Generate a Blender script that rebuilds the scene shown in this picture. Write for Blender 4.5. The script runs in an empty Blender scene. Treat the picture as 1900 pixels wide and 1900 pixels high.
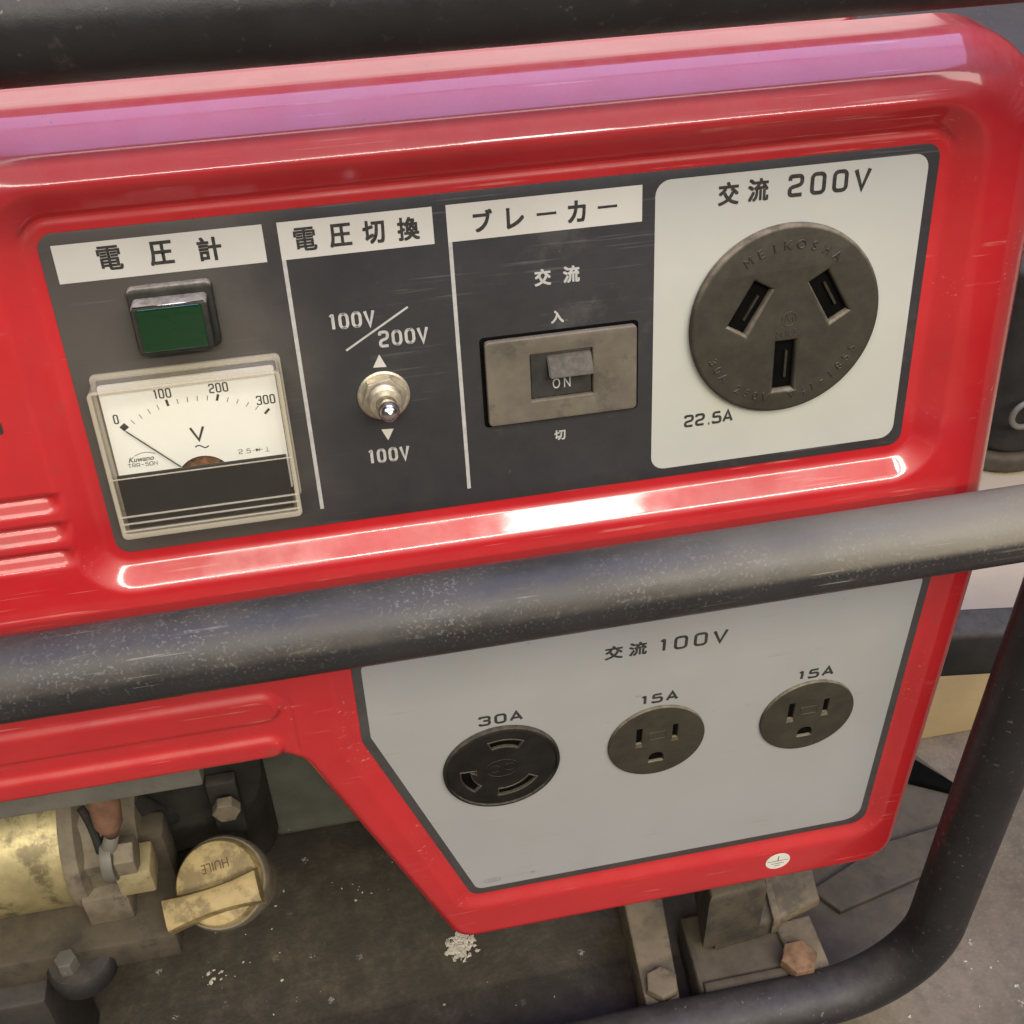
import bpy, bmesh, math, random
import numpy as np
from mathutils import Matrix, Vector

random.seed(7)
rng = np.random.default_rng(7)
SC = bpy.context.scene
COL = SC.collection

# ------------------------------------------------------------------ camera
# camera solved from the photograph: the front of the lower panel is the plane y = 0, floor z = 0
CAM = np.array([-0.05137, -0.24837, 0.4976])
AR = np.array([[0.98014, -0.19722, -0.02074], [-0.13975, -0.61274, -0.77783], [0.1407, 0.76528, -0.62814]])
FPX = 2160.0
ZH = 0.25                      # height of the bend between upper and lower panel
TILT = 0.1378929               # the upper panel leans back by this angle
ST, CT = math.sin(TILT), math.cos(TILT)
cd = bpy.data.cameras.new("camera")
cam = bpy.data.objects.new("camera", cd)
COL.objects.link(cam)
SC.camera = cam
cd.sensor_width = 36.0
cd.lens = 36.0 * FPX / 1900.0
cd.clip_start, cd.clip_end = 0.01, 60.0
_u, _, _vt = np.linalg.svd(AR)
Rm = _u @ _vt
cam.matrix_world = Matrix([[*(Rm[0, i], -Rm[1, i], -Rm[2, i]), CAM[i]] for i in range(3)] + [[0, 0, 0, 1]])

# ------------------------------------------------------------------ light
world = bpy.data.worlds.new("World")
SC.world = world
world.use_nodes = True
bg = world.node_tree.nodes["Background"]
bg.inputs[0].default_value = (1.0, 0.93, 0.86, 1)
bg.inputs[1].default_value = 0.04

def area(name, loc, target, sx, sy, power, color):
    l = bpy.data.lights.new(name, 'AREA')
    l.shape = 'RECTANGLE'
    l.size, l.size_y = sx, sy
    l.energy = power
    l.color = color
    o = bpy.data.objects.new(name, l)
    COL.objects.link(o)
    o.location = loc
    d = Vector(target) - Vector(loc)
    o.rotation_euler = d.to_track_quat('-Z', 'Y').to_euler()
    return o

# workshop lamps: a warm strip lamp behind the photographer, a cool rooflight overhead, a doorway beyond
area("strip_lamp", (0.45, -1.95, 1.69), (0.45, 0.0, 0.3), 2.6, 0.08, 36.0, (1.0, 0.94, 0.84))
area("pendant_lamp", (0.47, -1.80, 1.765), (0.47, 0.0, 0.3), 0.30, 0.09, 7.0, (1.0, 0.94, 0.84))
area("soft_fill", (0.15, -1.88, 2.62), (0.15, 0.0, 0.3), 4.6, 0.85, 80.0, (1.0, 0.93, 0.81))  # added broad fill for missing diffuse light, no known fixture
area("roof_light", (0.40, 0.45, 2.6), (0.40, 0.45, 0.3), 2.3, 0.75, 32.0, (0.42, 0.54, 1.0))
area("roof_light_near", (0.40, -0.43, 2.6), (0.40, -0.43, 0.3), 2.3, 0.96, 30.0, (0.52, 0.50, 1.0))
area("doorway_light", (0.0, 3.4, 1.5), (0.0, 0.0, 0.8), 4.2, 2.0, 38.0, (1.0, 0.90, 0.86))

SC.view_settings.view_transform = 'Standard'
SC.view_settings.look = 'None'
SC.view_settings.exposure = 0.0
SC.view_settings.gamma = 1.0
SC.render.film_transparent = False
SC.cycles.max_bounces = 8
SC.cycles.transparent_max_bounces = 16

# ------------------------------------------------------------------ pixel -> position helpers (1900 px photograph)
def ray(u, v):
    return AR.T @ np.array([(u - 950) / FPX, (v - 950) / FPX, 1.0])
def hit(u, v, n, d):
    r = ray(u, v)
    n = np.array(n, float)
    return CAM + r * ((d - n @ CAM) / (n @ r))
def PY(u, v, y): return hit(u, v, (0, 1, 0), y)
def PZ(u, v, z): return hit(u, v, (0, 0, 1), z)
NU = np.array([0, CT, -ST])
H0 = np.array([0, 0, ZH])
def U(u, v, off=0.0):           # photograph -> (x, s) on the upper panel plane
    p = hit(u, v, NU, NU @ H0 - off)
    return float(p[0]), float((p - H0) @ np.array([0, ST, CT]))
def L(u, v, off=0.0):           # photograph -> (x, z) on the lower panel plane
    p = PY(u, v, -off)
    return float(p[0]), float(p[2])
MU = Matrix([[1, 0, 0, 0], [0, ST, -CT, 0], [0, CT, ST, ZH], [0, 0, 0, 1]])   # local (x, s, off) -> world
ML = Matrix([[1, 0, 0, 0], [0, 0, -1, 0], [0, 1, 0, 0], [0, 0, 0, 1]])        # local (x, z, off) -> world
def T(x=0, y=0, z=0): return Matrix.Translation((x, y, z))
def R(a, ax): return Matrix.Rotation(a, 4, ax)
def S3(x, y, z): return Matrix.Diagonal((x, y, z, 1))

# ------------------------------------------------------------------ materials
def nodes_of(name):
    m = bpy.data.materials.new(name)
    m.use_nodes = True
    nt = m.node_tree
    return m, nt, nt.nodes["Principled BSDF"]
def N(nt, kind, **kw):
    n = nt.nodes.new(kind)
    for k, v in kw.items():
        setattr(n, k, v)
    return n
def lk(nt, a, b): nt.links.new(a, b)
def noise(nt, scale, detail=4.0, rough=0.6, vec=None):
    n = N(nt, "ShaderNodeTexNoise")
    n.inputs["Scale"].default_value = scale
    n.inputs["Detail"].default_value = detail
    n.inputs["Roughness"].default_value = rough
    lk(nt, vec, n.inputs["Vector"])
    return n.outputs["Fac"]
def ramp(nt, fac, a, b, lo=0.0, hi=1.0):
    r = N(nt, "ShaderNodeMapRange", interpolation_type='SMOOTHSTEP')
    lk(nt, fac, r.inputs["Value"])
    r.inputs["From Min"].default_value, r.inputs["From Max"].default_value = a, b
    r.inputs["To Min"].default_value, r.inputs["To Max"].default_value = lo, hi
    return r.outputs["Result"]
def mul(nt, a, b, op='MULTIPLY'):
    n = N(nt, "ShaderNodeMath", operation=op)
    for i, x in enumerate((a, b)):
        if isinstance(x, (int, float)): n.inputs[i].default_value = x
        else: lk(nt, x, n.inputs[i])
    return n.outputs[0]
def mixc(nt, fac, a, b):
    n = N(nt, "ShaderNodeMix", data_type='RGBA')
    if isinstance(fac, (int, float)): n.inputs[0].default_value = fac
    else: lk(nt, fac, n.inputs[0])
    for i, x in ((6, a), (7, b)):
        if isinstance(x, tuple): n.inputs[i].default_value = (*x, 1)
        else: lk(nt, x, n.inputs[i])
    return n.outputs[2]

def mat(name, base, rough=0.5, metal=0.0, var=0.15, vscale=60.0, dust=None, specks=None, bump=(400.0, 0.05),
        coat=0.0, coat_rough=0.05, spec=0.5, stains=None, coat_ior=1.5, flecks=None, zone=None, scratch=None):
    """procedural paint/metal/plastic with tone variation, settled dust, specks, stains and fine relief"""
    m, nt, p = nodes_of(name)
    g = N(nt, "ShaderNodeNewGeometry")
    pos = g.outputs["Position"]
    v = noise(nt, vscale, 5.0, 0.6, pos)
    lo = tuple(c * (1 - var) for c in base)
    hi = tuple(min(1, c * (1 + var)) for c in base)
    col = mixc(nt, ramp(nt, v, 0.3, 0.7), lo, hi)
    r_out = ramp(nt, noise(nt, vscale * 1.7, 5, 0.65, pos), 0.25, 0.75, max(0.02, rough - 0.08), min(1, rough + 0.1))
    if stains:                     # (colour, scale, threshold, strength)
        c, s, th, k = stains
        f = mul(nt, ramp(nt, noise(nt, s, 7, 0.7, pos), th, th + 0.12), k)
        col = mixc(nt, f, col, c)
    if dust:                       # (colour, scale, how much everywhere, how much on faces turned up)
        c, s, k0, k1 = dust[:4]
        z0, z1, drough = dust[4:] if len(dust) > 4 else (0.05, 0.75, 0.9)
        sep = N(nt, "ShaderNodeSeparateXYZ"); lk(nt, g.outputs["Normal"], sep.inputs[0])
        up = ramp(nt, sep.outputs["Z"], z0, z1, k0, k1)
        n1 = ramp(nt, noise(nt, s, 8, 0.75, pos), 0.3, 0.7, 0.35, 1.0)
        f = mul(nt, up, n1)
        col = mixc(nt, f, col, c)
        r2 = N(nt, "ShaderNodeMix", data_type='FLOAT')
        lk(nt, f, r2.inputs[0]); lk(nt, r_out, r2.inputs[2]); r2.inputs[3].default_value = drough
        r_out = r2.outputs[0]
        if metal:
            mm = mul(nt, 1.0, f, 'SUBTRACT')
            lk(nt, mul(nt, mm, metal), p.inputs["Metallic"])
        if coat:
            lk(nt, mul(nt, mul(nt, 1.0, f, 'SUBTRACT'), coat), p.inputs["Coat Weight"])
    if zone:                       # (x of the edge, softness, colour, strength): handled or grimy end of a surface
        x0, sft, c, k = zone[:4]
        sx = N(nt, "ShaderNodeSeparateXYZ"); lk(nt, pos, sx.inputs[0])
        wob = mul(nt, sx.outputs["X"], mul(nt, noise(nt, 40, 5, 0.65, pos), 0.05), 'ADD')
        zf = ramp(nt, wob, x0 + sft, x0 - sft, 0.0, k)
        if len(zone) > 4: zf = mul(nt, zf, up)
        col = mixc(nt, zf, col, c)
    if scratch:                    # (colour, strength): fine directional scratches and rubs
        for rot, sc2 in (((0.2, 0.5, 0.3), 1.0), ((0.9, -0.4, 0.1), 0.7)):
            mp = N(nt, "ShaderNodeMapping"); lk(nt, pos, mp.inputs["Vector"])
            mp.inputs["Rotation"].default_value = rot
            mp.inputs["Scale"].default_value = (28 * sc2, 1600 * sc2, 1100 * sc2)
            f = ramp(nt, noise(nt, 1.0, 2, 0.5, mp.outputs[0]), 0.66, 0.72)
            f = mul(nt, mul(nt, f, ramp(nt, noise(nt, 30, 4, 0.6, pos), 0.48, 0.62)), scratch[1])
            col = mixc(nt, f, col, scratch[0])
    if flecks:                     # (colour, scale, threshold, strength): fine grit
        c, sc_, th, k = flecks
        f = mul(nt, ramp(nt, noise(nt, sc_, 3, 0.55, pos), th, th + 0.06), k)
        sepf = N(nt, "ShaderNodeSeparateXYZ"); lk(nt, g.outputs["Normal"], sepf.inputs[0])
        f = mul(nt, mul(nt, f, ramp(nt, noise(nt, 28, 4, 0.6, pos), 0.38, 0.62, 0.1, 1.3)), ramp(nt, sepf.outputs["Z"], -0.35, 0.4, 0.25, 1.0))
        col = mixc(nt, f, col, c)
    if specks:                     # (colour, cells per metre, size, strength)
        c, s, size, k = specks
        vo = N(nt, "ShaderNodeTexVoronoi")
        vo.inputs["Scale"].default_value = s
        lk(nt, pos, vo.inputs["Vector"])
        sp = N(nt, "ShaderNodeSeparateColor"); lk(nt, vo.outputs["Color"], sp.inputs[0])
        sel = ramp(nt, sp.outputs[0], 0.72, 0.95)
        f = mul(nt, mul(nt, ramp(nt, vo.outputs["Distance"], size, size * 0.5), sel), k)
        col = mixc(nt, f, col, c)
    lk(nt, col, p.inputs["Base Color"])
    lk(nt, r_out, p.inputs["Roughness"])
    if not (dust and metal): p.inputs["Metallic"].default_value = metal
    if not (dust and coat): p.inputs["Coat Weight"].default_value = coat
    p.inputs["Coat Roughness"].default_value = coat_rough
    if coat: lk(nt, ramp(nt, noise(nt, 34, 7, 0.7, pos), 0.35, 0.75, coat_rough * 0.8, coat_rough * 2.6), p.inputs["Coat Roughness"])
    p.inputs["Coat IOR"].default_value = coat_ior
    p.inputs["Specular IOR Level"].default_value = spec
    if bump:
        b = N(nt, "ShaderNodeBump")
        b.inputs["Strength"].default_value = bump[1]
        b.inputs["Distance"].default_value = 0.0008
        lk(nt, noise(nt, bump[0], 6, 0.7, pos), b.inputs["Height"])
        lk(nt, b.outputs[0], p.inputs["Normal"])
    return m

M = {}
M['red'] = mat("red_paint", (0.52, 0.011, 0.017), 0.42, var=0.07, vscale=25, bump=(45, 0.035), coat=1.0, coat_rough=0.065,
               coat_ior=1.52, stains=((0.26, 0.05, 0.04), 48, 0.60, 0.40), dust=((0.55, 0.36, 0.28), 110, 0.02, 0.20, 0.2, 0.9, 0.7),
               flecks=((0.20, 0.05, 0.045), 620, 0.68, 0.6), scratch=((0.70, 0.26, 0.21), 0.5))
M['plate'] = mat("dark_label_film", (0.034, 0.0345, 0.037), 0.42, var=0.10, vscale=30, bump=(900, 0.03), spec=0.3,
                 dust=((0.27, 0.24, 0.20), 160, 0.04, 0.08), stains=((0.11, 0.104, 0.095), 26, 0.55, 0.4),
                 zone=(-0.036, 0.016, (0.10, 0.089, 0.076), 0.85), scratch=((0.16, 0.155, 0.15), 0.35), flecks=((0.3, 0.28, 0.25), 500, 0.74, 0.5))
M['cream'] = mat("cream_print", (0.60, 0.585, 0.515), 0.42, var=0.05, vscale=40, bump=(700, 0.02), stains=((0.50, 0.46, 0.36), 120, 0.62, 0.35))
M['white_label'] = mat("off_white_label", (0.51, 0.51, 0.455), 0.4, var=0.04, vscale=20, bump=(700, 0.02), stains=((0.55, 0.53, 0.36), 35, 0.55, 0.30))
M['pale_field'] = mat("pale_grey_outlet_label", (0.365, 0.367, 0.363), 0.4, var=0.035, vscale=18, bump=(700, 0.02),
                      stains=((0.36, 0.35, 0.27), 24, 0.54, 0.25), spec=0.4, flecks=((0.16, 0.15, 0.13), 300, 0.70, 0.6), scratch=((0.27, 0.265, 0.25), 0.5))
M['grey_ink'] = mat("faint_grey_ink", (0.2, 0.2, 0.19), 0.5, bump=None)
M['dirt_ink'] = mat("dirt_in_engraving", (0.12, 0.075, 0.025), 0.8, bump=None)
M['ink'] = mat("dark_ink", (0.045, 0.043, 0.040), 0.5, spec=0.18, var=0.3, vscale=900, bump=None)
M['grey_print'] = mat("grey_print", (0.47, 0.46, 0.43), 0.45, var=0.10, vscale=500, bump=None, stains=((0.28, 0.27, 0.25), 300, 0.58, 0.5))
M['border'] = mat("dark_border_film", (0.05, 0.05, 0.05), 0.45, var=0.15, vscale=80, bump=(900, 0.03), dust=((0.22, 0.2, 0.18), 300, 0.12, 0.3))
M['socket'] = mat("dusty_black_bakelite", (0.037, 0.033, 0.025), 0.6, spec=0.18, var=0.18, vscale=90, bump=(1500, 0.12),
                  dust=((0.34, 0.29, 0.21), 250, 0.06, 0.8, 0.15, 0.7, 0.9))
M['socket_black'] = mat("black_bakelite", (0.013, 0.012, 0.011), 0.5, spec=0.18, var=0.25, vscale=120, bump=(1500, 0.1),
                        dust=((0.24, 0.21, 0.16), 400, 0.01, 0.45))
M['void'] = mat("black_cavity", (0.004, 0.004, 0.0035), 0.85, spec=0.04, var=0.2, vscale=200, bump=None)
M['brass_contact'] = mat("tarnished_brass_contact", (0.03, 0.024, 0.016), 0.6, metal=0.3, var=0.3, vscale=500, bump=None)
M['breaker'] = mat("dusty_brown_plastic", (0.135, 0.115, 0.085), 0.7, var=0.22, vscale=70, bump=(900, 0.1),
                   stains=((0.05, 0.043, 0.033), 75, 0.48, 0.65), dust=((0.34, 0.29, 0.22), 300, 0.05, 0.45))
M['breaker_black'] = mat("breaker_lever_black", (0.035, 0.034, 0.032), 0.5, spec=0.18, var=0.2, vscale=200, bump=(900, 0.06),
                         dust=((0.22, 0.195, 0.155), 350, 0.04, 0.6))
M['chrome'] = mat("chrome", (0.75, 0.73, 0.70), 0.2, metal=1.0, var=0.05, vscale=200, bump=(1500, 0.03))
M['nut_brass'] = mat("dull_brass_nut", (0.64, 0.58, 0.45), 0.36, metal=0.9, var=0.25, vscale=350, bump=(1500, 0.1),
                     dust=((0.35, 0.30, 0.2), 500, 0.15, 0.3))
M['bezel'] = mat("dusty_black_bezel", (0.022, 0.023, 0.020), 0.5, spec=0.18, var=0.25, vscale=200, bump=(1200, 0.1),
                 dust=((0.42, 0.38, 0.30), 300, 0.0, 0.95))
M['tube'] = mat("black_frame_enamel", (0.024, 0.024, 0.025), 0.34, var=0.2, vscale=50, bump=(500, 0.16), spec=0.5,
                dust=((0.075, 0.067, 0.051), 45, 0.02, 0.95, 0.12, 0.36, 0.62), flecks=((0.27, 0.255, 0.215), 1000, 0.57, 0.30),
                zone=(0.09, -0.07, (0.25, 0.225, 0.165), 0.8, 1), specks=((0.60, 0.55, 0.46), 110, 0.05, 0.6), scratch=((0.36, 0.34, 0.28), 0.5), stains=((0.10, 0.09, 0.08), 110, 0.60, 0.6))
M['tube_clean'] = mat("black_frame_enamel_low", (0.016, 0.016, 0.017), 0.42, var=0.2, vscale=50, bump=(500, 0.14), spec=0.4,
                      dust=((0.14, 0.125, 0.10), 90, 0.02, 0.42), flecks=((0.26, 0.24, 0.20), 480, 0.64, 0.5),
                      stains=((0.06, 0.05, 0.045), 110, 0.60, 0.6))
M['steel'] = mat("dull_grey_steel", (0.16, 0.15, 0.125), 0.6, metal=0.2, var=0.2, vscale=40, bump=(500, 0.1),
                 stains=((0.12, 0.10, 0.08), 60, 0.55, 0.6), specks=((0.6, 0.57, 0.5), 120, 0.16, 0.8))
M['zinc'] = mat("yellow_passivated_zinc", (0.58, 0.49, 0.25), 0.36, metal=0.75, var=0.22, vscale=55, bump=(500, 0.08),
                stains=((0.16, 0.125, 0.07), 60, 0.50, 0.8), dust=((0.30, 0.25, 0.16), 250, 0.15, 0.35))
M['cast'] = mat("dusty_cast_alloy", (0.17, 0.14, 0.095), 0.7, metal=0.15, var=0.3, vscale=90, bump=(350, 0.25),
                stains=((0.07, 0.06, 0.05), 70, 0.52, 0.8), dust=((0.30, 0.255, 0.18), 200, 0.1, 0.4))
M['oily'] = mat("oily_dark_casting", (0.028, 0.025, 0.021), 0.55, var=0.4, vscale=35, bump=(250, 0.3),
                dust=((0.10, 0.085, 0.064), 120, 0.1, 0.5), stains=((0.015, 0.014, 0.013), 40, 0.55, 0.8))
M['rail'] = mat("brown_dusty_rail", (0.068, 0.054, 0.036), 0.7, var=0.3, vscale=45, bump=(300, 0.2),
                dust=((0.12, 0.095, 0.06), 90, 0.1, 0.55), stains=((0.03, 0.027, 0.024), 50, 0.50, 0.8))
M['tan'] = mat("tan_muddy_bracket", (0.17, 0.13, 0.08), 0.75, var=0.3, vscale=70, bump=(350, 0.25),
               dust=((0.19, 0.155, 0.10), 120, 0.2, 0.5), stains=((0.05, 0.04, 0.03), 55, 0.47, 0.85))
M['rust'] = mat("rusty_steel", (0.20, 0.115, 0.06), 0.85, var=0.4, vscale=160, bump=(500, 0.4), stains=((0.14, 0.06, 0.03), 180, 0.55, 0.7))
M['yellow'] = mat("yellow_oil_cap_plastic", (0.44, 0.33, 0.145), 0.6, var=0.15, vscale=60, bump=(500, 0.08),
                  stains=((0.16, 0.115, 0.05), 55, 0.44, 0.85), dust=((0.45, 0.36, 0.2), 180, 0.06, 0.2))
M['lead'] = mat("brown_rubber_boot", (0.17, 0.085, 0.05), 0.7, var=0.3, vscale=150, bump=(500, 0.2))
M['greygreen'] = mat("grey_green_casing", (0.17, 0.17, 0.13), 0.7, var=0.12, vscale=60, bump=(400, 0.1),
                     specks=((0.42, 0.41, 0.33), 110, 0.13, 0.7), stains=((0.10, 0.10, 0.08), 45, 0.55, 0.5))
M['black'] = mat("black_rubber", (0.022, 0.021, 0.020), 0.6, spec=0.18, var=0.3, vscale=40, bump=(400, 0.12), dust=((0.16, 0.145, 0.12), 120, 0.06, 0.45))
M['wood'] = mat("raw_plywood", (0.46, 0.34, 0.18), 0.7, var=0.12, vscale=14, bump=(300, 0.1), stains=((0.30, 0.23, 0.14), 30, 0.58, 0.5))
M['wood_top'] = mat("pale_board", (0.42, 0.345, 0.225), 0.7, var=0.08, vscale=14, bump=(300, 0.1), stains=((0.42, 0.35, 0.26), 22, 0.57, 0.5))
M['case_white'] = mat("white_plastic", (0.72, 0.74, 0.78), 0.4, var=0.04, bump=None)
M['paint_white'] = mat("white_sticker", (0.80, 0.77, 0.68), 0.45, var=0.06, vscale=150, bump=(800, 0.03))
M['meter_white'] = mat("meter_dial_white", (0.96, 0.965, 0.955), 0.5, var=0.01, bump=None)
M['meter_black'] = mat("meter_black_mask", (0.009, 0.009, 0.010), 0.4, spec=0.18, var=0.15, vscale=300, bump=(900, 0.04))
M['copper'] = mat("meter_coil_copper", (0.26, 0.11, 0.045), 0.4, stains=((0.01, 0.009, 0.008), 380, 0.5, 0.95), metal=0.6, var=0.5, vscale=500, bump=(800, 0.3))
M['crumb'] = mat("white_crumbs", (0.47, 0.43, 0.35), 0.8, var=0.2, vscale=300, bump=None)

def floor_mat():
    m, nt, p = nodes_of("stained_concrete")
    g = N(nt, "ShaderNodeNewGeometry"); pos = g.outputs["Position"]
    a = noise(nt, 9, 8, 0.7, pos); b = noise(nt, 70, 6, 0.7, pos); c = noise(nt, 420, 4, 0.6, pos)
    col = mixc(nt, ramp(nt, a, 0.3, 0.7), (0.105, 0.082, 0.053), (0.20, 0.16, 0.105))
    col = mixc(nt, mul(nt, ramp(nt, b, 0.45, 0.7), 0.45), col, (0.07, 0.06, 0.045))
    col = mixc(nt, mul(nt, ramp(nt, c, 0.5, 0.75), 0.3), col, (0.30, 0.26, 0.20))
    # shade under the machine, painted into the floor colour as a patchy dark area
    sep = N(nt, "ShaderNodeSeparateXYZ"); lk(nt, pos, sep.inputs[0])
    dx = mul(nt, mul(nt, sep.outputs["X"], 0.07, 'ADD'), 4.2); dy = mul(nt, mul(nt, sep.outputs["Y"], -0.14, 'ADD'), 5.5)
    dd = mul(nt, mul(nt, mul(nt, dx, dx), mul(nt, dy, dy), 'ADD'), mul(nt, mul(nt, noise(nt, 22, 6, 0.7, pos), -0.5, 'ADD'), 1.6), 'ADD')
    oil = mul(nt, ramp(nt, dd, 1.15, 0.5, 0.0, 0.85), ramp(nt, noise(nt, 55, 7, 0.75, pos), 0.25, 0.6, 0.55, 1.0))  # mask of that painted shade, broken up by noise
    col = mixc(nt, oil, col, (0.027, 0.022, 0.016))  # blends in the painted shade under the machine
    # the far corner of the workshop floor is a darker, greyer tone
    far = ramp(nt, mul(nt, sep.outputs["Y"], mul(nt, noise(nt, 6, 5, 0.6, pos), 0.25), 'ADD'), 0.62, 0.80)
    col = mixc(nt, mul(nt, far, 0.75), col, (0.10, 0.095, 0.095))
    vo = N(nt, "ShaderNodeTexVoronoi"); vo.inputs["Scale"].default_value = 130; wv = N(nt, "ShaderNodeVectorMath", operation='MULTIPLY_ADD'); nz = N(nt, "ShaderNodeTexNoise"); nz.inputs["Scale"].default_value = 900; lk(nt, pos, nz.inputs["Vector"]); lk(nt, nz.outputs["Color"], wv.inputs[0]); wv.inputs[1].default_value = (0.006, 0.006, 0.006); lk(nt, pos, wv.inputs[2]); lk(nt, wv.outputs[0], vo.inputs["Vector"])
    sp = N(nt, "ShaderNodeSeparateColor"); lk(nt, vo.outputs["Color"], sp.inputs[0])
    f = mul(nt, mul(nt, ramp(nt, vo.outputs["Distance"], 0.22, 0.10), ramp(nt, sp.outputs[0], 0.80, 0.99)), 0.45)
    col = mixc(nt, f, col, (0.62, 0.57, 0.48))
    lk(nt, col, p.inputs["Base Color"])
    p.inputs["Roughness"].default_value = 0.8
    bm_ = N(nt, "ShaderNodeBump"); bm_.inputs["Strength"].default_value = 0.22; bm_.inputs["Distance"].default_value = 0.002
    lk(nt, c, bm_.inputs["Height"]); lk(nt, bm_.outputs[0], p.inputs["Normal"])
    return m
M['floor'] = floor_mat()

def clear_mat(name, tint, milky):
    m, nt, p = nodes_of(name)
    nt.nodes.remove(p)
    out = nt.nodes["Material Output"]
    tr = N(nt, "ShaderNodeBsdfTransparent"); tr.inputs[0].default_value = (*tint, 1)
    gl = N(nt, "ShaderNodeBsdfGlossy"); gl.inputs["Roughness"].default_value = 0.06
    df = N(nt, "ShaderNodeBsdfDiffuse"); df.inputs[0].default_value = (0.80, 0.74, 0.60, 1)
    lw = N(nt, "ShaderNodeLayerWeight"); lw.inputs[0].default_value = 0.5
    frs = mul(nt, mul(nt, lw.outputs["Facing"], 5.0, 'POWER'), 0.6)
    frs = mul(nt, frs, 0.04, 'ADD')
    a = N(nt, "ShaderNodeMixShader"); a.inputs[0].default_value = milky
    lk(nt, tr.outputs[0], a.inputs[1]); lk(nt, df.outputs[0], a.inputs[2])
    b = N(nt, "ShaderNodeMixShader"); lk(nt, frs, b.inputs[0])
    lk(nt, a.outputs[0], b.inputs[1]); lk(nt, gl.outputs[0], b.inputs[2])
    lk(nt, b.outputs[0], out.inputs[0])
    return m
M['clear'] = clear_mat("clear_acrylic", (0.99, 0.985, 0.96), 0.01)
M['clear_wall'] = clear_mat("yellowed_acrylic_wall", (0.99, 0.98, 0.94), 0.16)
M['clear_edge'] = clear_mat("yellowed_acrylic_edge", (0.985, 0.975, 0.94), 0.30)
def lens_mat():
    m, nt, p = nodes_of("green_lens")
    g = N(nt, "ShaderNodeNewGeometry")
    p.inputs["Base Color"].default_value = (0.001, 0.034, 0.009, 1)
    p.inputs["Roughness"].default_value = 0.15
    p.inputs["Coat Weight"].default_value = 1.0
    p.inputs["Coat Roughness"].default_value = 0.06
    b = N(nt, "ShaderNodeBump"); b.inputs["Strength"].default_value = 0.25; b.inputs["Distance"].default_value = 0.0006
    lk(nt, noise(nt, 500, 3, 0.5, g.outputs["Position"]), b.inputs["Height"]); lk(nt, b.outputs[0], p.inputs["Normal"])
    return m
M['lens'] = lens_mat()
M['connector'] = mat("cream_connector_plastic", (0.34, 0.28, 0.15), 0.5, var=0.15, vscale=90, stains=((0.15, 0.12, 0.07), 120, 0.52, 0.6))

# ------------------------------------------------------------------ objects
WORLD = {}
def link(name, data, parent=None, M4=None):
    o = bpy.data.objects.new(name, data)
    COL.objects.link(o)
    M4 = M4 or Matrix.Identity(4)
    if parent is not None:
        o.parent = parent
        o.matrix_basis = WORLD[parent.name].inverted() @ M4
    else:
        o.matrix_basis = M4
    WORLD[o.name] = M4
    return o
def obj(name, mesh, m, parent=None, M4=None, smooth=True):
    if not mesh.materials:
        mesh.materials.append(M[m])
    if smooth is True:
        mesh.polygons.foreach_set("use_smooth", [True] * len(mesh.polygons))
    elif smooth:                    # smooth by angle
        mesh.polygons.foreach_set("use_smooth", [True] * len(mesh.polygons))
        bm = bmesh.new(); bm.from_mesh(mesh)
        for e in bm.edges:
            if len(e.link_faces) == 2 and e.calc_face_angle(0) > smooth: e.smooth = False
        bm.to_mesh(mesh); bm.free()
    return link(name, mesh, parent, M4)
def tag(o, label=None, cat=None, group=None, kind=None):
    if label: o["label"] = label
    if cat: o["category"] = cat
    if group: o["group"] = group
    if kind: o["kind"] = kind
    return o
def me(verts, faces, name="mesh"):
    m = bpy.data.meshes.new(name)
    m.from_pydata([tuple(v) for v in verts], [], faces)
    m.update()
    return m
def join(items):                    # [(mesh, matrix)] -> one mesh
    bm = bmesh.new()
    for m, x in items:
        n0 = len(bm.verts)
        bm.from_mesh(m)
        bm.verts.ensure_lookup_table()
        if x is not None:
            bmesh.ops.transform(bm, matrix=x, verts=bm.verts[n0:])
    out = bpy.data.meshes.new("mesh"); bm.to_mesh(out); bm.free()
    return out
def tf(m, x):
    m.transform(x); return m
def box(sx, sy, sz, bev=0.0, seg=2):
    bm = bmesh.new()
    bmesh.ops.create_cube(bm, size=1.0, matrix=S3(sx, sy, sz))
    if bev: bmesh.ops.bevel(bm, geom=bm.edges[:], offset=bev, segments=seg, affect='EDGES', profile=0.5)
    m = bpy.data.meshes.new("mesh"); bm.to_mesh(m); bm.free()
    return m
def boxb(x0, x1, y0, y1, z0, z1, bev=0.0, seg=2):
    return tf(box(x1 - x0, y1 - y0, z1 - z0, bev, seg), T((x0 + x1) / 2, (y0 + y1) / 2, (z0 + z1) / 2))
def curve_mesh(loops, z0, z1, bev=0.0, res=2):
    """filled flat outlines (inner loops are holes) pushed out from z0 to z1 with rounded edges"""
    c = bpy.data.curves.new("c", 'CURVE'); c.dimensions = '2D'; c.fill_mode = 'BOTH'
    c.extrude = max((z1 - z0) / 2 - bev, 1e-6); c.bevel_depth = bev; c.bevel_resolution = res
    if bev: c.offset = -bev
    for lp in loops:
        s = c.splines.new('POLY'); s.points.add(len(lp) - 1); s.use_cyclic_u = True
        for i, p in enumerate(lp): s.points[i].co = (p[0], p[1], 0, 1)
    o = bpy.data.objects.new("c", c); COL.objects.link(o)
    dg = bpy.context.evaluated_depsgraph_get()
    m = bpy.data.meshes.new_from_object(o.evaluated_get(dg))
    bpy.data.objects.remove(o); bpy.data.curves.remove(c)
    m.transform(T(0, 0, (z0 + z1) / 2))
    bm = bmesh.new(); bm.from_mesh(m); bmesh.ops.remove_doubles(bm, verts=bm.verts, dist=1e-6); bm.to_mesh(m); bm.free()
    m.materials.clear()
    return m
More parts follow.
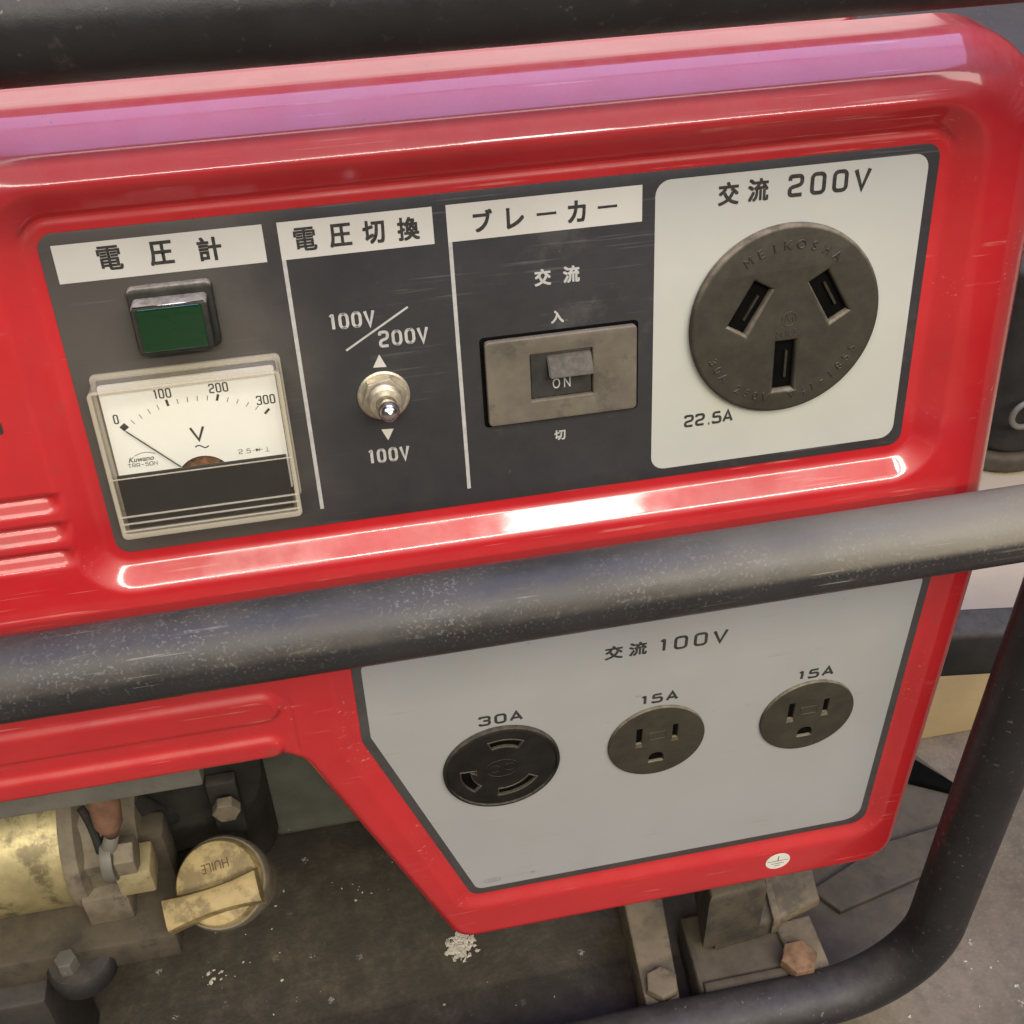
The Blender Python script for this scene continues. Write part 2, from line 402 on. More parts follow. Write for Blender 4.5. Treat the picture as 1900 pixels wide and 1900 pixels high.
def flat(loop, z):                  # one flat outline
    return me([(p[0], p[1], z) for p in loop], [list(range(len(loop)))])
def rrect(x0, x1, y0, y1, r, n=6):
    out = []
    for cx, cy, a0 in ((x1 - r, y1 - r, 0), (x0 + r, y1 - r, 90), (x0 + r, y0 + r, 180), (x1 - r, y0 + r, 270)):
        for i in range(n + 1):
            a = math.radians(a0 + 90 * i / n); out.append((cx + r * math.cos(a), cy + r * math.sin(a)))
    return out
def circ(cx, cy, r, n=64, a0=0):
    return [(cx + r * math.cos(a0 + 2 * math.pi * i / n), cy + r * math.sin(a0 + 2 * math.pi * i / n)) for i in range(n)]
def fillet(pts, radii, n=8):        # closed polygon with rounded corners
    out = []; k = len(pts)
    for i in range(k):
        p0, p1, p2 = (np.array(pts[(i + d) % k], float) for d in (-1, 0, 1))
        r = radii[i]
        a = (p0 - p1) / np.linalg.norm(p0 - p1); b = (p2 - p1) / np.linalg.norm(p2 - p1)
        if r <= 0: out.append(tuple(p1)); continue
        ang = math.acos(max(-1, min(1, float(a @ b)))); t = r / math.tan(ang / 2)
        c = p1 + (a + b) / np.linalg.norm(a + b) * (r / math.sin(ang / 2))
        s, e = p1 + a * t - c, p1 + b * t - c
        a0 = math.atan2(s[1], s[0]); da = (math.atan2(e[1], e[0]) - a0 + math.pi) % (2 * math.pi) - math.pi
        for j in range(n + 1):
            q = a0 + da * j / n; out.append((c[0] + r * math.cos(q), c[1] + r * math.sin(q)))
    return out
def lathe(prof, seg=48, caps=True): # profile [(r, z)] about z
    v, f = [], []
    for r, z in prof:
        for i in range(seg):
            a = 2 * math.pi * i / seg; v.append((r * math.cos(a), r * math.sin(a), z))
    for j in range(len(prof) - 1):
        for i in range(seg):
            f.append([j * seg + i, j * seg + (i + 1) % seg, (j + 1) * seg + (i + 1) % seg, (j + 1) * seg + i])
    if caps and prof[0][0] > 1e-7: f.append(list(range(seg))[::-1])
    if caps and prof[-1][0] > 1e-7: f.append([(len(prof) - 1) * seg + i for i in range(seg)])
    return me(v, f)
def tube(path, r, seg=24, caps=True):
    path = [Vector(p) for p in path]; v, f = [], []
    up = None
    for i, p in enumerate(path):
        t = (path[min(i + 1, len(path) - 1)] - path[max(i - 1, 0)]).normalized()
        if up is None: up = t.orthogonal().normalized()
        up = (up - t * up.dot(t)).normalized(); w = t.cross(up)
        rr = r[i] if isinstance(r, (list, tuple)) else r
        for k in range(seg):
            a = 2 * math.pi * k / seg; v.append(p + up * rr * math.cos(a) + w * rr * math.sin(a))
    for i in range(len(path) - 1):
        for k in range(seg):
            f.append([i * seg + k, i * seg + (k + 1) % seg, (i + 1) * seg + (k + 1) % seg, (i + 1) * seg + k])
    if caps:
        f.append(list(range(seg))[::-1]); f.append([(len(path) - 1) * seg + k for k in range(seg)])
    return me(v, f)
def bend(pts, rad, n=14):           # open 3D polyline with rounded corners
    out = [Vector(pts[0])]
    for i in range(1, len(pts) - 1):
        p0, p1, p2 = Vector(pts[i - 1]), Vector(pts[i]), Vector(pts[i + 1])
        a, b = (p0 - p1).normalized(), (p2 - p1).normalized(); ang = a.angle(b); t = rad / math.tan(ang / 2)
        c = p1 + (a + b).normalized() * (rad / math.sin(ang / 2)); s, e = p1 + a * t - c, p1 + b * t - c
        w = s.angle(e)
        for j in range(n + 1): out.append(c + (s * math.sin((1 - j / n) * w) + e * math.sin(j / n * w)) / math.sin(w))
    out.append(Vector(pts[-1]))
    fine = []
    for a, b in zip(out[:-1], out[1:]):
        k = max(1, int((b - a).length / 0.02))
        fine += [a.lerp(b, j / k) for j in range(k)]
    return fine + [out[-1]]
def ribbon(pts, w, closed=False):   # flat stroke of width w along a 2D polyline, mitred
    p = [np.array(q, float) for q in pts]; n = len(p); v, f = [], []
    for i in range(n):
        if closed: a, b = p[i] - p[i - 1], p[(i + 1) % n] - p[i]
        else: a, b = p[i] - p[max(i - 1, 0)], p[min(i + 1, n - 1)] - p[i]
        if np.linalg.norm(a) < 1e-12: a = b
        if np.linalg.norm(b) < 1e-12: b = a
        a, b = a / np.linalg.norm(a), b / np.linalg.norm(b)
        na, nb = np.array([-a[1], a[0]]), np.array([-b[1], b[0]])
        m = na + nb; m = m / max(np.linalg.norm(m), 1e-9); k = min(2.0, 1 / max(float(m @ na), 0.3))
        v += [(*(p[i] + m * w / 2 * k), 0), (*(p[i] - m * w / 2 * k), 0)]
    for i in range(n if closed else n - 1):
        j = (i + 1) % n; f.append([2 * i + 1, 2 * j + 1, 2 * j, 2 * i])
    return me(v, f)

# lettering ---------------------------------------------------------
_gc = {}
def glyph(ch, h=None, w=None, bold=0.0, extrude=0.0):
    """one printed character or word, centred on its bounding box, scaled to height h and/or width w"""
    c = bpy.data.curves.new("t", 'FONT'); c.body = ch; c.offset = bold; c.resolution_u = 4
    o = bpy.data.objects.new("t", c); COL.objects.link(o)
    dg = bpy.context.evaluated_depsgraph_get()
    m = bpy.data.meshes.new_from_object(o.evaluated_get(dg))
    bpy.data.objects.remove(o); bpy.data.curves.remove(c)
    m.materials.clear()
    n = len(m.vertices); co = np.zeros(n * 3); m.vertices.foreach_get("co", co); co = co.reshape(-1, 3)
    lo, hi = co.min(0), co.max(0); sz = hi - lo
    sy = (h / sz[1]) if h else (w / sz[0]); sx = (w / sz[0]) if w else sy
    co = (co - (lo + hi) / 2) * [sx, sy, 1]; co[:, 2] = 0
    m.vertices.foreach_set("co", co.ravel()); m.update()
    if extrude: solid(m, extrude)
    return m
def solid(m, t):                    # give a flat print real relief
    bm = bmesh.new(); bm.from_mesh(m)
    r = bmesh.ops.extrude_face_region(bm, geom=bm.faces[:])
    bmesh.ops.translate(bm, vec=(0, 0, t), verts=[g for g in r['geom'] if isinstance(g, bmesh.types.BMVert)])
    bmesh.ops.recalc_face_normals(bm, faces=bm.faces[:]); bm.to_mesh(m); bm.free()
    return m
def rr_(x0, x1, y0, y1, r): return fillet([(x0, y0), (x1, y0), (x1, y1), (x0, y1)], [r] * 4, 5)
def openf(pts, r, n=5):             # open polyline with rounded corners
    out = [pts[0]]
    for i in range(1, len(pts) - 1):
        p0, p1, p2 = (np.array(pts[i + d], float) for d in (-1, 0, 1))
        rr = min(r, np.linalg.norm(p0 - p1) * 0.45, np.linalg.norm(p2 - p1) * 0.45)
        a = p1 + (p0 - p1) / np.linalg.norm(p0 - p1) * rr; b = p1 + (p2 - p1) / np.linalg.norm(p2 - p1) * rr
        for j in range(n + 1):
            t = j / n; out.append(tuple(a * (1 - t) ** 2 + p1 * 2 * t * (1 - t) + b * t * t))
    out.append(pts[-1]); return out
SQ = {  # square-shouldered instrument lettering, unit cell 0..1
    '0': [([(0, 0), (1, 0), (1, 1), (0, 1)], True)],
    '1': [([(0.30, 0.86), (0.62, 1), (0.62, 0)], False)],
    '2': [([(0, 0.78), (0, 1), (1, 1), (1, 0.54), (0, 0.40), (0, 0), (1.03, 0)], False)],
    '3': [([(0, 0.80), (0, 1), (1, 1), (1, 0.52), (0.35, 0.52)], False), ([(0.35, 0.52), (1, 0.52), (1, 0), (0, 0), (0, 0.2)], False)],
    '5': [([(0.97, 1), (0.05, 1), (0.05, 0.52)], False), ([(0.03, 0.58), (1, 0.58), (1, 0), (0, 0), (0, 0.18)], False)],
    'A': [([(-0.08, 0), (0.5, 1.03), (1.08, 0)], False), ([(0.18, 0.30), (0.82, 0.30)], False)],
    'V': [([(-0.08, 1), (0.5, -0.03), (1.08, 1)], False)],
    'T': [([(0, 1), (1, 1)], False), ([(0.5, 1), (0.5, 0)], False)],
    'R': [([(0, 0), (0, 1), (1, 1), (1, 0.45), (0, 0.45)], False), ([(0.5, 0.45), (1, 0)], False)],
    'N': [([(0, 0), (0, 1), (1, 0), (1, 1)], False)],
    '-': [([(0.1, 0.5), (0.9, 0.5)], False)],
    '.': [([(0.42, 0.0), (0.60, 0.0)], False)],
}
def squaretext(s, h, w, gap, stroke, rnd=0.24):
    """word in square lettering centred at the origin; h, w cell size, gap between cells"""
    items = []; x = 0
    for ch in s:
        cw = w * (0.45 if ch == '.' else 0.62 if ch == '1' else 1.0)
        for pts, closed in SQ.get(ch, []):
            off = -0.22 * w if ch == '.' else (-0.25 * w if ch == '1' else 0)
            q = [(x + off + a * (w - stroke) + stroke / 2, b * (h - stroke) + stroke / 2 - h / 2) for a, b in pts]
            sharp = ch in 'AVNT-.'
            q = q if sharp else (fillet(q, [rnd * w] * len(q), 5) if closed else openf(q, rnd * w))
            m = ribbon(q, stroke, closed); m.transform(T(0, 0, 0.000002 * len(items))); items.append((m, None))
        x += cw + gap
    m = join(items); m.transform(T(-(x - gap) / 2, 0, 0)); return m

# ------------------------------------------------------------------ the setting
FL = flat([(-6, -4), (6, -4), (6, 8), (-6, 8)], 0)
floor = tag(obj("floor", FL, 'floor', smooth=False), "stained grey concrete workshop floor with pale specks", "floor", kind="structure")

# ------------------------------------------------------------------ the generator
gen = link("portable_generator", None, None, T(0, 0.12, 0.0))
tag(gen, "red portable generator with voltmeter, switches and sockets inside a black tube frame", "generator")

# --- red sheet-metal front: a fine surface pressed with recesses, beads and rounded edges
def poly_dist(P, poly):             # signed distance (inside positive) and nearest outline point
    best = np.full(len(P), 1e9); near = np.zeros_like(P); inside = np.zeros(len(P), bool)
    A_ = np.array(poly); B_ = np.roll(A_, -1, 0)
    for a, b in zip(A_, B_):
        ab = b - a; l2 = ab @ ab
        if l2 < 1e-16: continue
        t = np.clip(((P - a) @ ab) / l2, 0, 1); q = a + t[:, None] * ab
        d = np.hypot(*(P - q).T); k = d < best; best[k] = d[k]; near[k] = q[k]
        c = ((a[1] > P[:, 1]) != (b[1] > P[:, 1]))
        with np.errstate(divide='ignore', invalid='ignore'):
            xi = (b[0] - a[0]) * (P[:, 1] - a[1]) / (b[1] - a[1]) + a[0]
        inside ^= c & (P[:, 0] < xi)
    return np.where(inside, best, -best), near
def sstep(a, b, x):
    t = np.clip((x - a) / (b - a), 0, 1); return t * t * (3 - 2 * t)
def lin(d, a, b, k):                # straight wall from a to b with rounded ends
    return (np.sqrt((d - a) ** 2 + k * k) - np.sqrt((d - b) ** 2 + k * k)) / (2 * (b - a)) + 0.5
XL, XR = -0.30, 0.1462
TT = 0.1588                         # top of the bezel measured along the upper panel
outline = fillet([(XL, 0.2110 - ZH), (-0.0770, 0.2105 - ZH), (-0.0318, 0.0872 - ZH), (XR, 0.0868 - ZH), (XR, TT), (XL, TT)],
                 [0.01, 0.012, 0.011, 0.014, 0.029, 0.02], 14)
LLP = fillet([(-0.0562, -0.0405), (-0.0562, -0.003), (0.1312, -0.003), (0.1312, 0.1135 - ZH), (-0.0248, 0.1135 - ZH), (-0.0562, 0.2090 - ZH)],
             [0.0, 0.003, 0.003, 0.006, 0.005, 0.006], 6)
LLP = fillet([(-0.0562, -0.003), (0.1312, -0.003), (0.1312, 0.1135 - ZH), (-0.0248, 0.1135 - ZH), (-0.0562, 0.2090 - ZH)],
             [0.003, 0.003, 0.006, 0.005, 0.008], 6)
TBL_D = np.linspace(-0.002, 0.03, 1601)
_raw = np.interp(TBL_D, [0, 0.0004, 0.0014, 0.0035, 0.0060, 0.0085, 0.0144, 0.0150], [0.0150, 0.0128, 0.0104, 0.00795, 0.00535, 0.0031, 0.0002, 0.0])
_k = np.hanning(61); _k /= _k.sum()
_sm = np.convolve(np.pad(_raw, 30, mode='edge'), _k, mode='valid')
_w = np.clip((TBL_D - 0.0004) / 0.0015, 0, 1)
TBL = _raw * (1 - _w) + _sm * _w
_k2 = np.hanning(601); _k2 /= _k2.sum()
_w2 = np.clip((TBL_D - 0.0015) / 0.004, 0, 1)
TBL2 = TBL * (1 - _w2) + np.convolve(np.pad(_raw, 300, mode='edge'), _k2, mode='valid') * _w2
def face_off(P, dE, nr):
    x, t = P[:, 0], P[:, 1]
    qx, qy = np.abs(x) - (0.1128 - 0.004), np.abs(t - 0.0883) - (0.0439 - 0.004)
    dU = np.hypot(np.maximum(qx, 0), np.maximum(qy, 0)) + np.minimum(np.maximum(qx, qy), 0) - 0.004
    offU = 0.0046 * lin(dU, 0.0032, 0.0104, 0.00055) - 0.0007 * np.exp(-((dU - 0.0034) / 0.0009) ** 2) * sstep(0.1300, 0.1335, t)
    dL = -poly_dist(P, LLP)[0]
    offL = 0.0026 * lin(dL, 0.0010, 0.0062, 0.0010)
    w = sstep(-0.002, 0.022, t)
    off = offL * (1 - w) + offU * w
    # three pressed louvres at the left of the panel
    m = 1 - sstep(-0.1265, -0.1215, x)
    for tc in (0.0660, 0.0575, 0.0495):
        u = tc + 0.0012 - t
        g = np.where(u < 0, 0, np.where(u < 0.0014, sstep(0, 0.0014, u), 1 - sstep(0.0018, 0.0064, u)))
        off = off - 0.0030 * g * m
    # two raised beads on the strip below the bar
    for zc, r, xe in ((0.2165, 0.0052, -0.0850), (0.2345, 0.0062, -0.0845)):
        d = np.hypot(np.maximum(x - xe, 0), t - (zc - ZH))
        off = off + 0.0019 * (1 - lin(d, r - 0.0016, r + 0.0004, 0.0005))
    off = off - 0.0009 * np.exp(-((x + 0.0762) / 0.0007) ** 2) * (1 - sstep(-0.018, -0.010, t)) * sstep(-0.0405, -0.037, t)
    Rr = 0.0045 + (0.0150 - 0.0045) * sstep(-0.006, 0.02, t)
    dd = np.clip(dE, 0, None)
    drop = np.where(dd < Rr, Rr - np.sqrt(np.maximum(Rr ** 2 - (Rr - dd) ** 2, 0)), 0)
    # the top edge is folded in flats: a shallow band, a steep band, then the lip
    wt = sstep(TT - 0.020, TT - 0.006, nr[:, 1]) * (x < XR - 0.001)
    we = sstep(0.106, 0.122, np.abs(x))
    drop = drop * (1 - wt) + (np.interp(dd, TBL_D, TBL) * (1 - we) + np.interp(dd, TBL_D, TBL2) * we) * wt
    return off - drop
def place(P, off):
    t = P[:, 1]; e = 0.004; rt = np.sqrt(t * t + e * e)
    h = (t + rt) / 2; w = (1 + t / rt) / 2
    y = ST * h; z = ZH + np.where(t > 0, CT * t, t)
    n = np.stack([np.zeros_like(t), -(1 - w) - w * CT, w * ST], 1); n /= np.linalg.norm(n, axis=1)[:, None]
    return np.stack([P[:, 0], y, z], 1) + n * off[:, None]
xs = np.concatenate([np.arange(XL - 0.002, -0.172, 0.003), np.arange(-0.172, XR + 0.002, 0.00062)])
ts = np.arange(0.0850 - ZH, TT + 0.002, 0.00062)
gx, gt = np.meshgrid(xs, ts); P = np.stack([gx.ravel(), gt.ravel()], 1)
dE, near = poly_dist(P, outline)
ins = (dE > 0).reshape(gx.shape)
nx = len(xs)
q = ins[:-1, :-1] | ins[1:, :-1] | ins[:-1, 1:] | ins[1:, 1:]
jj, ii = np.nonzero(q)
F = np.stack([jj * nx + ii, jj * nx + ii + 1, (jj + 1) * nx + ii + 1, (jj + 1) * nx + ii], 1)
out_ = dE <= 0
P[out_] = near[out_]
dE = np.where(out_, 0, dE)
used = np.unique(F); rm = np.full(len(P), -1); rm[used] = np.arange(len(used))
V = place(P[used], face_off(P[used], dE[used], near[used])); F = rm[F]
hm = bpy.data.meshes.new("front_panel")
hm.vertices.add(len(V)); hm.vertices.foreach_set("co", V.ravel())
hm.loops.add(F.size); hm.loops.foreach_set("vertex_index", F.ravel().astype(np.int32))
hm.polygons.add(len(F)); hm.polygons.foreach_set("loop_start", np.arange(0, F.size, 4, dtype=np.int32))
hm.update(calc_edges=True); hm.validate()
bm = bmesh.new(); bm.from_mesh(hm)
bmesh.ops.remove_doubles(bm, verts=bm.verts, dist=2e-5)
be = [e for e in bm.edges if e.is_boundary]
for dy in (0.0006, 0.0085, 0.0004, 0.0005):
    r = bmesh.ops.extrude_edge_only(bm, edges=be)
    bmesh.ops.translate(bm, vec=(0, dy, 0), verts=[g for g in r['geom'] if isinstance(g, bmesh.types.BMVert)])
    be = [g for g in r['geom'] if isinstance(g, bmesh.types.BMEdge) and g.is_boundary]
bmesh.ops.recalc_face_normals(bm, faces=bm.faces[:])
bm.to_mesh(hm); bm.free()
front = obj("front_panel", hm, 'red', gen)
tag(front, "glossy red pressed sheet metal front")

# red hood behind the bezel
zt = ZH + CT * TT - ST * 0.0104
hood = curve_mesh([fillet([(-0.30, 0.0432), (0.094, 0.0432), (0.104, 0.058), (0.104, 0.30), (-0.30, 0.30)], [0.004, 0.006, 0.006, 0.02, 0.02], 5)],
                  zt - 0.06, zt - 0.0006, 0.0008, 3)
obj("hood", hood, 'red', gen, None, 0.6)

# --- upper control plate with its print
up = obj("control_plate", curve_mesh([rrect(-0.1128, 0.1128, 0.0444, 0.1322, 0.004)], 0.0001, 0.0005, 0.0001, 1), 'plate', gen, MU, 0.5)
tag(up, "charcoal label plate printed with cream strips")
Z1, Z2 = 0.00058, 0.00066           # print layers above the plate
def uprint(name, mesh, m, z=Z1): return obj(name, mesh, m, up, MU @ T(0, 0, z), False)
for a, b in ((-0.1098, -0.0613), (-0.0578, -0.0204), (-0.0170, 0.0327)):
    uprint("title_strip", flat([(a, 0.1200), (b, 0.1200), (b, 0.1293), (a, 0.1293)], 0), 'cream')
for x in (-0.0578, -0.0170):
    uprint("divider_line", flat([(x, 0.0496), (x + 0.0010, 0.0496), (x + 0.0010, 0.1200), (x, 0.1200)], 0), 'grey_print')
wl = uprint("socket_label", flat(rrect(0.0361, 0.1098, 0.0473, 0.1299, 0.0040), 0), 'white_label')
def strike(ch, h, w, b):            # heavy print: the character struck four times, slightly shifted
    g = glyph(ch, h - b, w - b, 0.006)
    return join([(g, T(dx * b / 2, dy * b / 2, 0.000001 * k)) for k, (dx, dy) in enumerate(((-1, -1), (1, -1), (-1, 1), (1, 1)))])
def kan(ch, px, py, h, w, ink, bold=0.018, z=Z2, name="character"):
    x, s = U(px, py); uprint(name, tf(strike(ch, h, w, (0.00018 if ch == '電' else min(0.00028, h * 0.05))), T(x, s, 0)), ink, z)
mm = 0.001
for ch, px, py in (("電", 204, 477), ("圧", 299, 468), ("計", 389, 460)): kan(ch, px, py, 5.9 * mm, 5.6 * mm, 'ink', 0.016)
for ch, px, py in (("電", 566, 442), ("圧", 631, 435), ("切", 693, 429), ("換", 757, 423)): kan(ch, px, py, 5.8 * mm, 5.4 * mm, 'ink', 0.016)
for ch, px, py, h, w in (("ブ", 895, 408, 5.6, 4.9), ("レ", 955, 403, 5.3, 4.5), ("ー", 1013, 395, 0.72, 5.0), ("カ", 1069, 391, 5.6, 4.7), ("ー", 1126, 382, 0.72, 5.0)):
    kan(ch, px, py, h * mm, w * mm, 'ink', 0.014)
for ch, px, py in (("交", 1006, 513), ("流", 1059, 507)): kan(ch, px, py, 4.5 * mm, 4.4 * mm, 'grey_print', 0.016)
kan("入", 1033, 586, 3.5 * mm, 3.5 * mm, 'grey_print', 0.014); kan("切", 1038, 805, 3.1 * mm, 3.2 * mm, 'grey_print', 0.012)
for ch, px, py in (("交", 1350.5, 358), ("流", 1405.5, 351)): kan(ch, px, py, 6.0 * mm, 5.6 * mm, 'ink', 0.014)
def sq(s, px, py, h, w, gap, st, ink, on=U, z=Z2, fn=None):
    x, y = on(px, py); return (fn or uprint)("lettering", tf(squaretext(s, h * mm, w * mm, gap * mm, st * mm), T(x, y, 0)), ink, z)
sq("200V", 1537, 336.5, 5.9, 4.3, 1.75, 1.05, 'ink')
sq("22.5A", 1313, 774.5, 3.9, 2.85, 0.40, 0.74, 'ink')
for s, px, py, w in (("100V", 653, 592, 12.0), ("200V", 748, 623, 12.4), ("100V", 721.6, 841.6, 11.6)):
    x, y = U(px, py); cw = w * 0.25 - 0.55 + 0.17
    uprint("lettering", tf(squaretext(s, 4.6 * mm, cw * mm, 0.62 * mm, 0.78 * mm, 0.42), T(x, y, 0)), 'grey_print', Z2)
a, b = U(642, 649), U(756, 568)
uprint("slash_line", ribbon([a, b], 0.00055), 'grey_print')
for pts in (((703, 656), (692, 680.5), (717, 679)), ((707, 795), (730, 793.5), (720, 815))):
    tri = [U(*p) for p in pts]
    uprint("arrow_mark", flat(tri, 0), 'cream')

# --- pilot lamp
lx0, lx1, ls0, ls1 = -0.0953, -0.0752, 0.1010, 0.1178
pl = obj("pilot_lamp", curve_mesh([rrect(lx0, lx1, ls0, ls1, 0.0016)], 0.0002, 0.0030, 0.0006, 2), 'bezel', gen, MU, 0.5)
tag(pl, "square green pilot lamp in a dusty black bezel")
bx0, bx1, bs0, bs1 = -0.0943, -0.0765, 0.1026, 0.1153
obj("lamp_body", curve_mesh([rrect(bx0, bx1, bs0, bs1, 0.0012)], 0.0028, 0.0086, 0.0005, 2), 'bezel', pl, MU, 0.5)
obj("green_lens", curve_mesh([rrect(bx0 + 0.0012, bx1 - 0.0014, bs0 + 0.0012, bs1 - 0.0007, 0.0006)], 0.0080, 0.0092, 0.0003, 2), 'lens', pl, MU, 0.5)
obj("metal_edge", tf(box(bx1 - bx0 - 0.0012, 0.0003, 0.0003), T((bx0 + bx1) / 2, bs1 - 0.0002, 0.0087)), 'chrome', pl, MU)

# --- voltmeter
vx0, vx1, vs0, vs1, vo = -0.1083, -0.0624, 0.0543, 0.0958, 0.0105
vm = obj("voltmeter", curve_mesh([rrect(vx0 + 0.001, vx1 - 0.001, vs0 + 0.001, vs1 - 0.001, 0.0015)], 0.0004, 0.0020, 0.0002, 1), 'meter_black', gen, MU, 0.5)
tag(vm, "moving-needle voltmeter with white dial in a clear case")
DZ = 0.0042
ds = U(377, 866, 0.0091)[1]                          # lower edge of the white dial
def dialpt(px, py): return U(px, py, DZ)
dial = obj("dial", curve_mesh([rrect(vx0 + 0.0015, vx1 - 0.0015, ds - 0.012, vs1 - 0.0012, 0.0006),
                                 [(p[0], p[1]) for p in circ(*dialpt(383, 891), 0.0072, 40)]], DZ - 0.0008, DZ, 0.0, 0), 'meter_white', vm, MU, 0.5)
def vprint(name, mesh, m, z=0.00008): return obj(name, mesh, m, vm, MU @ T(0, 0, DZ + z), False)
piv = dialpt(372, 905)
items = []
ticks = [(460, 617), (522, 572), (590, 533), (662, 500), (735, 463, 1), (818, 452), (897, 437), (976, 427), (1057, 424), (1138, 420, 1),
         (1220, 437), (1298, 452), (1378, 475), (1453, 503), (1535, 530, 1)]
for t_ in ticks:
    p = np.array(dialpt(140 + t_[0] * 0.2316, 640 + t_[1] * 0.2316)); d = p - np.array(piv); d /= np.linalg.norm(d)
    l, w_ = (0.0018, 0.00062) if len(t_) == 3 else (0.00135, 0.00016)
    items.append((ribbon([p - d * l / 2, p + d * l / 2], w_), None))
vprint("scale_ticks", join(items), 'ink')
p = np.array(dialpt(230.5, 792.5)); d = p - np.array(piv); d /= np.linalg.norm(d)
vprint("zero_block", ribbon([p - d * 0.0008, p + d * 0.0008], 0.0017), 'ink')
for s, px, py, w_ in (("0", 215, 778, 1.25), ("100", 301, 730, 1.35), ("200", 405, 719, 1.35), ("300", 493, 741, 1.35)):
    x, y = dialpt(px, py)
    vprint("lettering", tf(squaretext(s, 2.6 * mm, w_ * mm, 0.33 * mm, 0.34 * mm), T(x, y, 0)), 'ink', 0.0001)
x, y = dialpt(367, 804); vprint("lettering", tf(squaretext("V", 4.2 * mm, 3.4 * mm, 0, 0.62 * mm), T(x, y, 0)), 'ink', 0.0001)
x, y = dialpt(375, 828)
vprint("lettering", ribbon([(x + (k / 12 - 0.5) * 0.0034, y + 0.00042 * math.sin(2 * math.pi * k / 12)) for k in range(13)], 0.00034), 'ink', 0.0001)
x, y = dialpt(454, 837); vprint("lettering", tf(squaretext("2.5", 1.35 * mm, 1.05 * mm, 0.25 * mm, 0.16 * mm), T(x, y, 0)), 'ink', 0.0001)
x, y = dialpt(478.6, 834)
vprint("rectifier_mark", join([(ribbon([(x - 0.0013, y), (x + 0.0013, y)], 0.00012), None),
                               (flat([(x - 0.0005, y + 0.0005), (x - 0.0005, y - 0.0005), (x + 0.0004, y)], 0.00001), None),
                               (ribbon([(x + 0.0004, y - 0.0005), (x + 0.0004, y + 0.0005)], 0.00014), None)]), 'ink', 0.0001)
x, y = dialpt(496, 833)
vprint("mounting_mark", join([(ribbon([(x - 0.0006, y - 0.0006), (x + 0.0006, y - 0.0006)], 0.00012), None), (ribbon([(x, y - 0.0006), (x, y + 0.0007)], 0.00012), T(0, 0, 0.00001))]), 'ink', 0.0001)
x, y = dialpt(263, 851)
sh = Matrix([[1, 0.35, 0, 0], [0, 1, 0, 0], [0, 0, 1, 0], [0, 0, 0, 1]])
vprint("lettering", join([(glyph("Kuwano", 1.45 * mm, 6.2 * mm, 0.012), T(x, y, 0) @ sh),
                          (ribbon([(x - 0.0016 + 0.0052 * k / 10, y + 0.0010 + 0.0007 * math.sin(math.pi * k / 10)) for k in range(11)], 0.00016), None)]), 'ink', 0.0001)
x, y = dialpt(265, 861.5); vprint("lettering", tf(squaretext("TRR-50N", 1.15 * mm, 0.92 * mm, 0.16 * mm, 0.15 * mm), T(x, y, 0)), 'ink', 0.0001)
a, b = U(233, 800, DZ + 0.0012), U(336, 866, DZ + 0.0012)
obj("needle", tf(solid(ribbon([a, b], 0.00028), 0.0002), T(0, 0, DZ + 0.0012)), 'ink', vm, MU, False)
cx, cy = dialpt(383, 891)
obj("coil", tf(lathe([(0.0066, 0.0), (0.0066, 0.0012), (0.0036, 0.0016), (0.0012, 0.0022), (0.0, 0.0022)], 24), T(cx, cy, 0.0021)), 'copper', vm, MU, 0.5)
# black mask over the movement with three ribs, behind the clear front
obj("black_mask", curve_mesh([[(vx0 + 0.0018, vs0 + 0.0020), (vx1 - 0.0018, vs0 + 0.0020), (vx1 - 0.0018, ds), (vx0 + 0.0018, ds)]], 0.0078, vo - 0.0014, 0.0002, 1), 'meter_black', vm, MU, 0.5)
fr_ = curve_mesh([rrect(vx0, vx1, vs0, vs1, 0.0014), rrect(vx0 + 0.0012, vx1 - 0.0012, vs0 + 0.0014, vs1 - 0.0009, 0.0006)], 0.0005, vo, 0.0004, 2)
obj("case_wall", fr_, 'clear_wall', vm, MU, 0.5)
obj("case_rim", curve_mesh([rrect(vx0 - 0.0001, vx1 + 0.0001, vs0 - 0.0001, vs1 + 0.0001, 0.0014), rrect(vx0 + 0.0010, vx1 - 0.0010, vs0 + 0.0013, vs1 - 0.0006, 0.0006)], vo - 0.0004, vo + 0.0002, 0.0001, 1), 'clear_edge', vm, MU, 0.5)
obj("case_foot", curve_mesh([rrect(vx0 - 0.0004, vx1 + 0.0004, vs0 + 0.001, vs1 + 0.0008, 0.0014), rrect(vx0 + 0.0010, vx1 - 0.0010, vs0 + 0.003, vs1 - 0.0007, 0.0006)], 0.0006, 0.0018, 0.0002, 1), 'clear_edge', vm, MU, 0.5)
fw = curve_mesh([rrect(vx0 + 0.0010, vx1 - 0.0010, vs0 + 0.0012, vs1 - 0.0007, 0.0006)], vo - 0.0011, vo - 0.0002, 0.0001, 1)
obj("front_window", fw, 'clear', vm, MU, 0.5)
for k in range(3):
    s_ = 0.0609 - 0.0021 * k
    obj("case_rib", tf(box(vx1 - vx0 - 0.0006, 0.00042, 0.0005, 0.0001), T((vx0 + vx1) / 2, s_, vo + 0.0002)), 'clear_edge', vm, MU, 0.5)
obj("case_rib", tf(box(vx1 - vx0 - 0.0004, 0.0003, 0.0004, 0.0001), T((vx0 + vx1) / 2, ds + 0.0002, vo + 0.0001)), 'clear_edge', vm, MU, 0.5)

